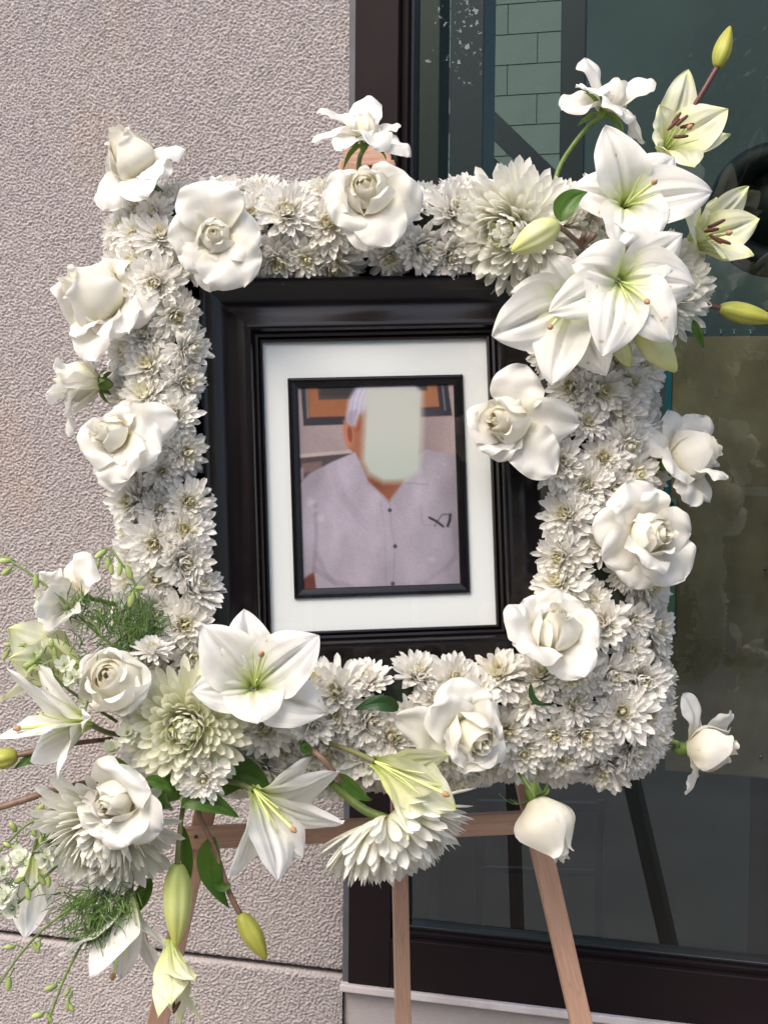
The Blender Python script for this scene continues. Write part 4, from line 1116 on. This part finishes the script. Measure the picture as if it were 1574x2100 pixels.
lily('white trumpet lily facing left at the far left edge', (165, 1482), .10, (-.88, .0, .4),
     [(12, 1375, .02, 110, .1, .3), (75, 1365, -.02, 110, .1, .3), (-12, 1510, .03, 120, .1, .3), (115, 1602, .04, 90, .2, .5), (185, 1470, .05, 45, .2), (60, 1560, -.02, 100, .1)], depth=20, pistil=(38, 1494, .03), stem=[(215, 1500, .05), (260, 1510, .02)])
lily('white lily hanging open below the bottom band, left of the middle', (545, 1660), .10, (.45, -.55, .6),
     [(695, 1588, .0, 105, .1), (702, 1692, .03, 85, .1), (575, 1802, .04, 120, .12), (472, 1800, .03, 75, .2), (640, 1555, -.02, 80, .1), (620, 1760, .0, 90, .1)], depth=60, pistil=(600, 1700, .02), stem=[(480, 1605, .06), (440, 1600, .03)])
lily('greenish white lily opening to the right above the hanging chrysanthemum', (810, 1580), .12, (.75, -.25, .5),
     [(922, 1548, .0, 80, .05, .1), (905, 1612, .03, 95, .05, .2), (935, 1660, .0, 100, .08, .2), (838, 1722, .02, 50, .2, .3), (900, 1690, -.02, 90, .08)], depth=55, stage='young', pistil=(912, 1628, .035), stem=[(720, 1540, .08), (660, 1520, .05)])
lily('white lily hanging face down at lower left above the wall groove', (262, 1872), .05, (-.15, -.95, .15),
     [(190, 2008, .035, 92, .02, .45), (128, 1968, .01, 78, .05, .5), (338, 1950, .01, 70, .05, .5), (318, 2005, -.02, 84, .02, .4), (245, 2010, .0, 80, .02, .5)], depth=40, stem=[(270, 1800, .04), (275, 1740, .02)], pistil=(232, 2000, .0))
lily('small greenish lily opening downwards at the bottom edge beside the easel leg', (352, 1985), .06, (.08, -.97, .2),
     [(325, 2088, .03, 66, .05, .1), (352, 2062, .04, 66, .1, .1), (408, 2095, .0, 62, .05, .1), (370, 2105, -.02, 62, .02, .1), (400, 2010, .04, 60, .2, .1)], depth=55, stage='young', anthers=[(358, 2058, .015, 80, 26), (362, 2066, .02, 60, 26)], stem=[(350, 1900, .055), (352, 1820, .05)])
lily('pale lily hanging at the lower left edge behind white larkspur florets', (68, 1800), .03, (.0, -.95, .2),
     [(52, 1925, .03, 85, .04, .1), (-12, 1895, .0, 75, .05, .1), (98, 1905, .0, 70, .05, .2), (80, 1890, -.02, 70, .05, .2)], depth=50, stem=[(90, 1700, .04), (160, 1680, .03)])
lily('yellowish lily seen from its side behind the larkspur at left', (140, 1365), .05, (-.75, .25, .0),
     [(14, 1290, .03, 115, .05, .2), (20, 1350, .04, 90, .05, .2), (0, 1432, .02, 100, .1, .2), (60, 1292, -.02, 100, .05, .2)], depth=30, stage='young', stem=[(180, 1385, .03), (220, 1400, .0)])

# ------------------------------------------------------------------ lily buds
def lily_bud(label, p0, p1, wd, w, mat, stem, smat='stemolive', w1=None, group='lily buds'):
    a, b = P(p0[0], p0[1], w), P(p1[0], p1[1], w if w1 is None else w1)
    root = empty('lily_bud', a, label, 'lily bud', group)
    v, f, uv = [], [], []
    t = (b - a).normalized(); x = (BACK - t * BACK.dot(t)).normalized(); y = t.cross(x); L_ = (b - a).length
    ns, nt = 54, 22
    for j in range(nt + 1):
        k = j / nt
        r = wd * PX * .5 * (math.sin(math.pi * min(1, (k * .93 + .05)) ** .85) ** .72) * (1 - .12 * k)
        r = max(r, .0008)
        for i in range(ns):
            th = 2 * math.pi * i / ns
            rr_ = r * (1 - .13 * abs(math.cos(th * 1.5 + .5)) ** 14 * smooth(0, .3, k) - .05 * abs(math.cos(th * 1.5 + 2.07)) ** 30 * smooth(0, .3, k) + .05 * math.cos(3 * th))
            v.append(a + t * (L_ * k) + (x * math.cos(th) + y * math.sin(th)) * rr_); uv.append((i / ns, k))
    for j in range(nt):
        for i in range(ns):
            q, q2 = j * ns + i, j * ns + (i + 1) % ns; f.append((q, q2, q2 + ns, q + ns))
    f.append(tuple(range(ns))[::-1]); f.append(tuple(nt * ns + i for i in range(ns)))
    mobj('bud', v, f, uv, mat, root)
    tube('stem', [a + t * .002] + [P(*q) for q in stem], .0034, .0028, M[smat], root, n=18)
    return root
lily_bud('yellow green lily bud on a red brown stem at the top right, highest of all', (1470, 138), (1496, 54), 40, .02, M['budyellow'], [(1440, 188, .02), (1405, 250, .01), (1372, 330, .0)], 'stemred')
b1 = lily_bud('pale lily bud lying on the great chrysanthemum at upper right', (1142, 458), (1048, 516), 62, .135, M['budpale'], [(1165, 480, .12), (1190, 505, .10), (1210, 545, .06)], 'stembrown')
for q in ([(1190, 505, .10), (1197, 478, .115)], [(1192, 507, .10), (1220, 480, .115)]):
    tube('stem_stub', [P(*z) for z in q], .003, .0034, M['stembrown'], b1, n=4)
lily_bud('yellow green lily bud pointing right out of the frame at right', (1475, 632), (1592, 658), 48, .03, M['budyellow'], [(1450, 625, .03), (1415, 615, .02)], 'stemred')
lily_bud('pale green lily bud tucked under the front lily at right', (1310, 672), (1386, 762), 66, .095, M['budpale'], [(1290, 650, .09), (1270, 620, .05)])
lily_bud('second pale lily bud peeking out beside the one under the front lily', (1262, 690), (1290, 752), 42, .09, M['budpale'], [(1255, 660, .07), (1250, 630, .05)])
lily_bud('big pale green lily bud hanging straight down at lower left', (364, 1772), (362, 1940), 60, .07, M['budgreen'], [(366, 1740, .07), (372, 1680, .06), (378, 1640, .03)], 'stemolive')
lily_bud('small yellow lily bud hanging right of the big pale bud', (492, 1874), (545, 1968), 44, .05, M['budyellow'], [(470, 1830, .05), (440, 1740, .055), (412, 1680, .05), (400, 1640, .03)], 'stembrown')
lily_bud('yellow lily bud cut by the left edge of the picture', (36, 1548), (-30, 1566), 44, .06, M['budyellow'], [(80, 1540, .06), (150, 1525, .05), (230, 1515, .02)], 'stembrown')

# ------------------------------------------------------------------ great chrysanthemums
def big_petal_mesh(curl, wid, tipcup, seed):
    rr = random.Random(seed)
    v, uv, f = [], [], []
    ns, nt = 4, 9
    for j in range(nt + 1):
        t = j / nt
        t = min(1.0, t + .1 * math.sin(math.pi * t))
        wd = wid * (0.5 + 0.5 * smooth(0, .6, t)) * (max(0.0, 1 - ((t - .78) / .22) ** 2.2) ** .5 if t > .78 else 1)
        wd = max(wd, wid * .05)
        ang = curl * t * t * 1.6
        y = t * (1 - .12 * abs(curl) * t); z = curl * .42 * t ** 2.2
        for i in range(ns + 1):
            s = 2 * i / ns - 1
            cc = .75 * (1 - .6 * t)
            v.append(Vector((s * wd * .5, y, z + cc * wd * .5 * s * s))); uv.append((i / ns, t))
    for j in range(nt):
        for i in range(ns):
            a = j * (ns + 1) + i; f.append((a, a + 1, a + ns + 2, a + ns + 1))
    return v, f, uv
BIGM = {}
def big_mesh(k, matn):
    if (k, matn) not in BIGM:
        curls = (1.6, 1.4, 1.2, 1.05, .9, .7, .4)
        v, f, uv = big_petal_mesh(curls[k], (.175, .175, .17, .17, .165, .16, .155)[k], .2, k)
        BIGM[(k, matn)] = make_mesh('petal', v, f, uv, M[matn])
    return BIGM[(k, matn)]
def big_mum(label, c, w, axis, Rp, n=190, phimax=100, mat='bigmum', core='bigmumcore', ncore=22, stem=None, flat=1.0):
    ax = A(*axis); p = P(c[0], c[1], w); Rb = Rp * PX
    root = empty('large_chrysanthemum', p, label, 'flower', 'large white chrysanthemums')
    rr = random.Random(int(c[0]))
    X, Y, Z = basis(ax)
    for i in range(n):
        fr = (i + .5) / n
        phi = R(phimax) * fr ** .60 + rr.gauss(0, .05)
        a = i * 2.39996 + rr.gauss(0, .07)
        d = X * math.cos(a) + Y * math.sin(a)
        k = d * math.sin(phi) + Z * math.cos(phi); nr = -d * math.cos(phi) + Z * math.sin(phi)
        tw = rr.gauss(0, .18); bb = k.cross(nr); nr = nr * math.cos(tw) + bb * math.sin(tw); bb = k.cross(nr)
        ln = Rb * (.40 + .56 * fr ** .7) * rr.uniform(.92, 1.07)
        idx = min(6, int(fr ** .8 * 6.2 + rr.uniform(-.4, .5))); idx = max(0, idx)
        base = p + d * (Rb * .10 * fr) - Z * (Rb * .10 * fr)
        o = link(bpy.data.objects.new('petal', big_mesh(idx, core if i < ncore else mat)), root)
        sw = Rb * rr.uniform(.85, 1.05) * (.6 + .4 * fr)
        m4 = Matrix((bb * sw, k * ln, nr * ln)).transposed().to_4x4(); m4.translation = base - p
        o.matrix_local = m4
    if stem:
        tube('stem', [p - ax * Rb * .05] + [P(*q) for q in stem], .0058, .005, M['stem'], root)
    return root
big_mum('large cream chrysanthemum left of the lilies in the top right corner', (1045, 472), .050, (-.42, -.28, .8), 142, n=290, phimax=112)
big_mum('large chrysanthemum with green tinged centre at the lower left corner', (385, 1490), .075, (.02, .0, 1), 132, n=290, phimax=100, mat='bigmumgreen')
big_mum('large ivory chrysanthemum facing down at lower left under the hooded rose', (215, 1710), .065, (-.12, -.55, .75), 152, n=290, phimax=108)
big_mum('large ivory chrysanthemum seen from its side hanging below the bottom band', (800, 1690), .06, (.34, -.85, .30), 172, n=290, phimax=92, stem=[(745, 1660, .05), (690, 1615, .02), (660, 1590, -.01)])
big_mum('large ivory chrysanthemum behind the lilies at the right edge of the top corner', (1362, 590), .035, (.35, .0, .9), 124, n=280, phimax=108)
place_small_mum(P(418, 1592, .09), A(.05, -.15, 1), .031, 'small white chrysanthemum tucked under the green tinged large chrysanthemum', 'single small chrysanthemums')
place_small_mum(P(312, 1338, .075), A(.1, .75, .5), .024, 'lone small white chrysanthemum tipped upwards above the spiral rose', 'single small chrysanthemums')
place_small_mum(P(640, 1480, .075), A(.1, -.2, 1), .030, 'small cream chrysanthemum just under the open lily at lower left', 'single small chrysanthemums')

# ------------------------------------------------------------------ leaves
def leaf(label, pts, wd, w, mat='leaf', Nh=(0, .2, 1), fold=.25, dws=(0, 0, 0, 0), name='leaf', curl=.1):
    q = [P(x, y, w + d) for (x, y), d in zip(pts, dws)]
    root = petal(name, q, wd * PX, A(*Nh), M[mat], None, prof='leaf', cup=.12, curl=curl, ruffle=.03, rib=.06, fold=fold, bump=.001)
    off = q[0]
    root.data.transform(Matrix.Translation(-off)); root.location = off
    tag(root, label, 'leaf', 'loose leaves between the flowers')
leaf('bright green pointed leaf beside the pale bud in the top right corner', [(1150, 455), (1150, 425), (1170, 400), (1204, 393)], 50, .13)
leaf('dark serrated leaf lying on the bottom band below the frame', [(815, 1458), (795, 1432), (762, 1440), (726, 1456)], 34, .085, 'leafdark', dws=(0, .015, .012, 0))
leaf('long glossy leaf pointing right below the small chrysanthemum at lower left', [(372, 1656), (405, 1620), (450, 1652), (490, 1676)], 46, .09)
leaf('broad dark leaf behind the hooded rose at lower left', [(366, 1640), (345, 1600), (320, 1640), (308, 1672)], 78, .075, 'leaf')
leaf('broad dark leaf under the lower left end of the bottom band', [(462, 1632), (475, 1560), (520, 1590), (555, 1620)], 70, .045, 'leaf')
leaf('long leaf hanging beside the stem of the small yellow bud', [(440, 1716), (418, 1760), (430, 1810), (470, 1862)], 52, .045, 'leaf', dws=(0, .01, .01, 0))
leaf('small curled leaf on the stem of the small yellow bud', [(474, 1812), (455, 1828), (445, 1815), (436, 1803)], 20, .058, 'leaf')
leaf('narrow bright leaf under the thin lily stem at bottom middle', [(690, 1588), (712, 1600), (735, 1640), (765, 1640)], 28, .085, 'leaf')
leaf('tiny round green leaf by the lily stem at bottom middle', [(638, 1545), (622, 1535), (622, 1525), (626, 1516)], 24, .09, 'leaf')
leaf('narrow leaf behind the big pale hanging bud', [(372, 1690), (382, 1740), (388, 1790), (386, 1812)], 28, .055, 'leaf')
leaf('thin leaf between the great chrysanthemum and the spotted wall at lower left', [(310, 1800), (296, 1830), (285, 1855), (272, 1880)], 34, .045, 'leaf')
leaf('small green leaf at the left edge under the trumpet lily', [(98, 1546), (75, 1550), (50, 1560), (28, 1578)], 24, .06, 'leaf')
leaf('pale green leaf tip below the right edge chrysanthemum', [(1420, 655), (1425, 680), (1434, 695), (1442, 714)], 22, .05, 'leaf')
leaf('dark curled leaf strip below the lower right rose', [(1088, 1400), (1085, 1432), (1095, 1452), (1140, 1442)], 14, .075, 'leafdark')
leaf('small leaf tip showing by the hooded rose', [(205, 1565), (230, 1560), (262, 1575), (272, 1590)], 28, .09, 'leaf')
leaf('green leaf tip between hooded rose and green tinged chrysanthemum', [(296, 1600), (320, 1598), (340, 1610), (354, 1628)], 26, .10, 'leaf')

# bare stems between blossoms
def bare_stem(label, q, r, mat='stemolive'):
    pts_ = [P(*z) for z in q]
    v, f, uv = tube_geo(pts_, r, r, n=18)
    o = mobj('flower_stem', [x - pts_[0] for x in v], f, uv, M[mat]); o.location = pts_[0]
    tag(o, label, 'stem', 'bare flower stems')
bare_stem('bare lily stem running down to the narrow leaf at bottom middle', [(615, 1522, .07), (655, 1550, .09), (690, 1590, .088), (715, 1620, .07)], .0036, 'stembrown')
bare_stem('brown bare stem cut by the left edge above the white larkspur', [(-20, 1662, .05), (50, 1640, .055), (100, 1625, .05), (200, 1600, .02)], .0040, 'stembrown')

# ------------------------------------------------------------------ larkspur stalks
def larkspur(label, path, buds, fern=None, r=.0013, florets=(), group='larkspur stalks'):
    pts_ = [P(*q) for q in path]
    root = empty('larkspur', pts_[-1], label, 'larkspur', group)
    tube('stem', pts_, r, r * 1.5, M['stem'], root, n=24, sides=6)
    rr = random.Random(int(path[0][0] + path[0][1] * 3))
    for (x, y, w, ang, ln, sx, sy) in buds:      # bud position, direction, length, and where it leaves the stem
        p = P(x, y, w); q = P(sx, sy, w)
        d = RIGHT * math.cos(R(ang)) + UP * math.sin(R(ang)); L_ = ln * PX
        t_ = tube('bud', [p - d * L_ * .5, p, p + d * L_ * .5], .003, .003, M['lime'], root, n=8, sides=8, rfun=lambda k: L_ * (.05 + .20 * math.sin(math.pi * (.06 + .88 * k)) ** .8))
        tube('pedicel', [q, q.lerp(p, .5) + UP * .003, p - d * L_ * .45], .0008, .0007, M['stem'], t_, n=6, sides=5)
    for (x, y, w, rad) in florets:
        c = P(x, y, w); ax = A(rr.gauss(-.2, .4), rr.gauss(.1, .4), 1); X, Y, Z = basis(ax)
        mb = MB()
        for k in range(16):
            a = k * 2.4; d = X * math.cos(a) + Y * math.sin(a); ph = R(30 + 55 * (k / 16)); kk = d * math.sin(ph) + Z * math.cos(ph); nn = -d * math.cos(ph) + Z * math.sin(ph)
            v, f, uv = mini_petal(nn, kk, rad * PX * rr.uniform(.7, 1.1), rad * PX * .5, rr.uniform(-.1, .4), c, ns=4, nt=5, ring=.5); mb.add(v, f, uv)
        mb.build('floret', M['larkspur'], root)
    if fern:
        mb = MB()
        for (x, y, w, n, spread, ang, lp) in fern:
            for i in range(int(n * 1.25)):
                p = P(x + rr.gauss(0, spread * 1.3), y + rr.gauss(0, spread * .95), w + rr.gauss(0, .01))
                a = R(ang + rr.gauss(0, 42)); d = (RIGHT * math.cos(a) + UP * math.sin(a) + BACK * rr.gauss(0, .35)).normalized()
                L_ = lp * PX * rr.uniform(.5, 1.2); s = d.cross(BACK).normalized() * .00055
                m_ = p + d * L_ * .55 + UP * L_ * .06; e = p + d * L_ + DOWN * L_ * rr.uniform(-.1, .15)
                s2 = s.cross(d)
                mb.add([p - s, p + s, m_ + s, m_ - s, e, p + s2, p - s2, m_ - s2, m_ + s2], [(0, 1, 2, 3), (3, 2, 4), (5, 6, 7, 8), (8, 7, 4)])
        o = mb.build('foliage', M['fern'], root); o['kind'] = 'stuff'
    return root
larkspur('green larkspur stalk with hanging buds reaching the left edge at mid left', [(2, 1138, .05), (60, 1175, .055), (130, 1230, .06), (190, 1290, .06), (260, 1350, .05), (300, 1400, .02)],
         [(12, 1150, .05, 180, 26, 30, 1150), (14, 1172, .05, 215, 24, 40, 1160), (74, 1192, .055, 270, 28, 78, 1182), (80, 1228, .06, 240, 22, 120, 1212), (92, 1230, .06, 260, 22, 122, 1214), (101, 1226, .06, 265, 22, 124, 1214), (76, 1240, .06, 225, 22, 118, 1214), (110, 1222, .06, 280, 18, 126, 1216), (80, 1250, .06, 225, 20, 110, 1225)],
         fern=[(205, 1275, .06, 90, 26, 100, 42), (240, 1300, .06, 120, 30, 60, 42), (165, 1250, .06, 30, 14, 120, 34), (270, 1330, .05, 50, 20, 90, 40)])
larkspur('arching larkspur tip with drooping buds against the left band', [(205, 1135, .055), (228, 1126, .055), (245, 1150, .06), (268, 1180, .06), (288, 1230, .06), (300, 1290, .06), (290, 1350, .05)],
         [(207, 1136, .055, 215, 26, 222, 1126), (198, 1162, .055, 240, 24, 218, 1130), (222, 1156, .055, 265, 26, 232, 1130), (228, 1166, .055, 280, 24, 236, 1134), (246, 1168, .06, 265, 24, 244, 1150), (265, 1174, .06, 290, 30, 255, 1162), (286, 1206, .06, 0, 22, 272, 1198), (270, 1230, .06, 260, 34, 276, 1206), (196, 1178, .055, 250, 20, 212, 1136)],
         fern=[(285, 1290, .06, 80, 20, 75, 42), (290, 1250, .06, 24, 14, 95, 36), (300, 1320, .055, 40, 18, 70, 38)])
larkspur('budded larkspur stalk crossing behind the spiral rose', [(35, 1320, .07), (60, 1330, .075), (95, 1368, .08), (130, 1405, .08), (170, 1435, .07), (240, 1480, .04)],
         [(20, 1322, .07, 180, 22, 40, 1322), (12, 1344, .07, 240, 22, 36, 1326), (30, 1346, .07, 270, 22, 42, 1326), (40, 1325, .072, 20, 26, 50, 1326), (106, 1320, .075, 100, 22, 90, 1340), (112, 1338, .075, 275, 24, 100, 1318), (114, 1352, .075, 285, 24, 106, 1318), (60, 1362, .08, 200, 26, 95, 1362), (66, 1372, .08, 230, 24, 98, 1370), (80, 1345, .08, 60, 24, 75, 1348)],
         fern=[(165, 1345, .06, 26, 16, 110, 30), (110, 1395, .075, 20, 14, 90, 24)], florets=((132, 1366, .075, 24), (150, 1390, .085, 26), (90, 1335, .075, 22), (195, 1412, .075, 22), (262, 1505, .085, 30), (232, 1540, .08, 24), (180, 1442, .08, 22)))
larkspur('white flowered larkspur stalk at the lower left edge', [(-10, 1880, .06), (40, 1850, .065), (90, 1800, .07), (130, 1765, .06), (180, 1720, .03)],
         [(86, 1805, .07, 300, 24, 92, 1796), (100, 1808, .07, 270, 22, 100, 1790), (40, 1805, .07, 200, 22, 60, 1818), (22, 1860, .068, 250, 24, 40, 1846), (58, 1832, .07, 280, 26, 60, 1822)],
         fern=[(100, 1735, .06, 50, 16, 30, 32), (20, 1815, .065, 26, 14, 200, 30)], florets=((46, 1765, .075, 30), (96, 1760, .075, 28), (5, 1780, .07, 26), (10, 1845, .075, 30), (28, 1862, .07, 24)))
larkspur('thin budded larkspur twig left of the lower great chrysanthemum', [(-8, 1752, .05), (20, 1725, .055), (50, 1695, .055), (85, 1675, .05), (120, 1655, .03)],
         [(27, 1695, .055, 120, 24, 46, 1700), (70, 1705, .055, 280, 22, 80, 1680), (80, 1660, .055, 45, 30, 98, 1648), (34, 1737, .055, 270, 20, 38, 1712), (16, 1733, .055, 150, 18, 22, 1724), (84, 1722, .055, 260, 18, 82, 1690)])
larkspur('long drooping larkspur stalk sweeping down to the bottom left edge', [(-6, 2025, .05), (40, 1960, .055), (90, 1905, .06), (150, 1860, .06), (200, 1835, .05), (250, 1800, .02)],
         [(18, 2018, .05, 265, 28, 30, 1985), (20, 1942, .055, 180, 22, 48, 1944), (75, 1944, .058, 300, 24, 88, 1925), (80, 1940, .058, 250, 18, 86, 1925)],
         fern=[(205, 1850, .06, 150, 26, 235, 44), (175, 1860, .06, 60, 22, 215, 40), (235, 1840, .055, 70, 18, 270, 40)])
larkspur('drooping larkspur stalk ending above the bottom edge at lower left', [(95, 2110, .05), (112, 2060, .052), (140, 1990, .055), (175, 1925, .055), (200, 1880, .05), (225, 1820, .02)],
         [(105, 2025, .052, 200, 26, 130, 2010), (78, 2082, .05, 195, 24, 102, 2078), (102, 2088, .05, 300, 20, 104, 2075), (140, 2062, .052, 270, 22, 150, 2030), (145, 2065, .052, 300, 22, 150, 2030), (138, 2036, .052, 230, 18, 152, 2024)],
         fern=[(200, 1890, .06, 90, 18, 250, 40), (185, 1915, .058, 40, 12, 240, 36), (220, 1870, .058, 50, 18, 280, 40)])
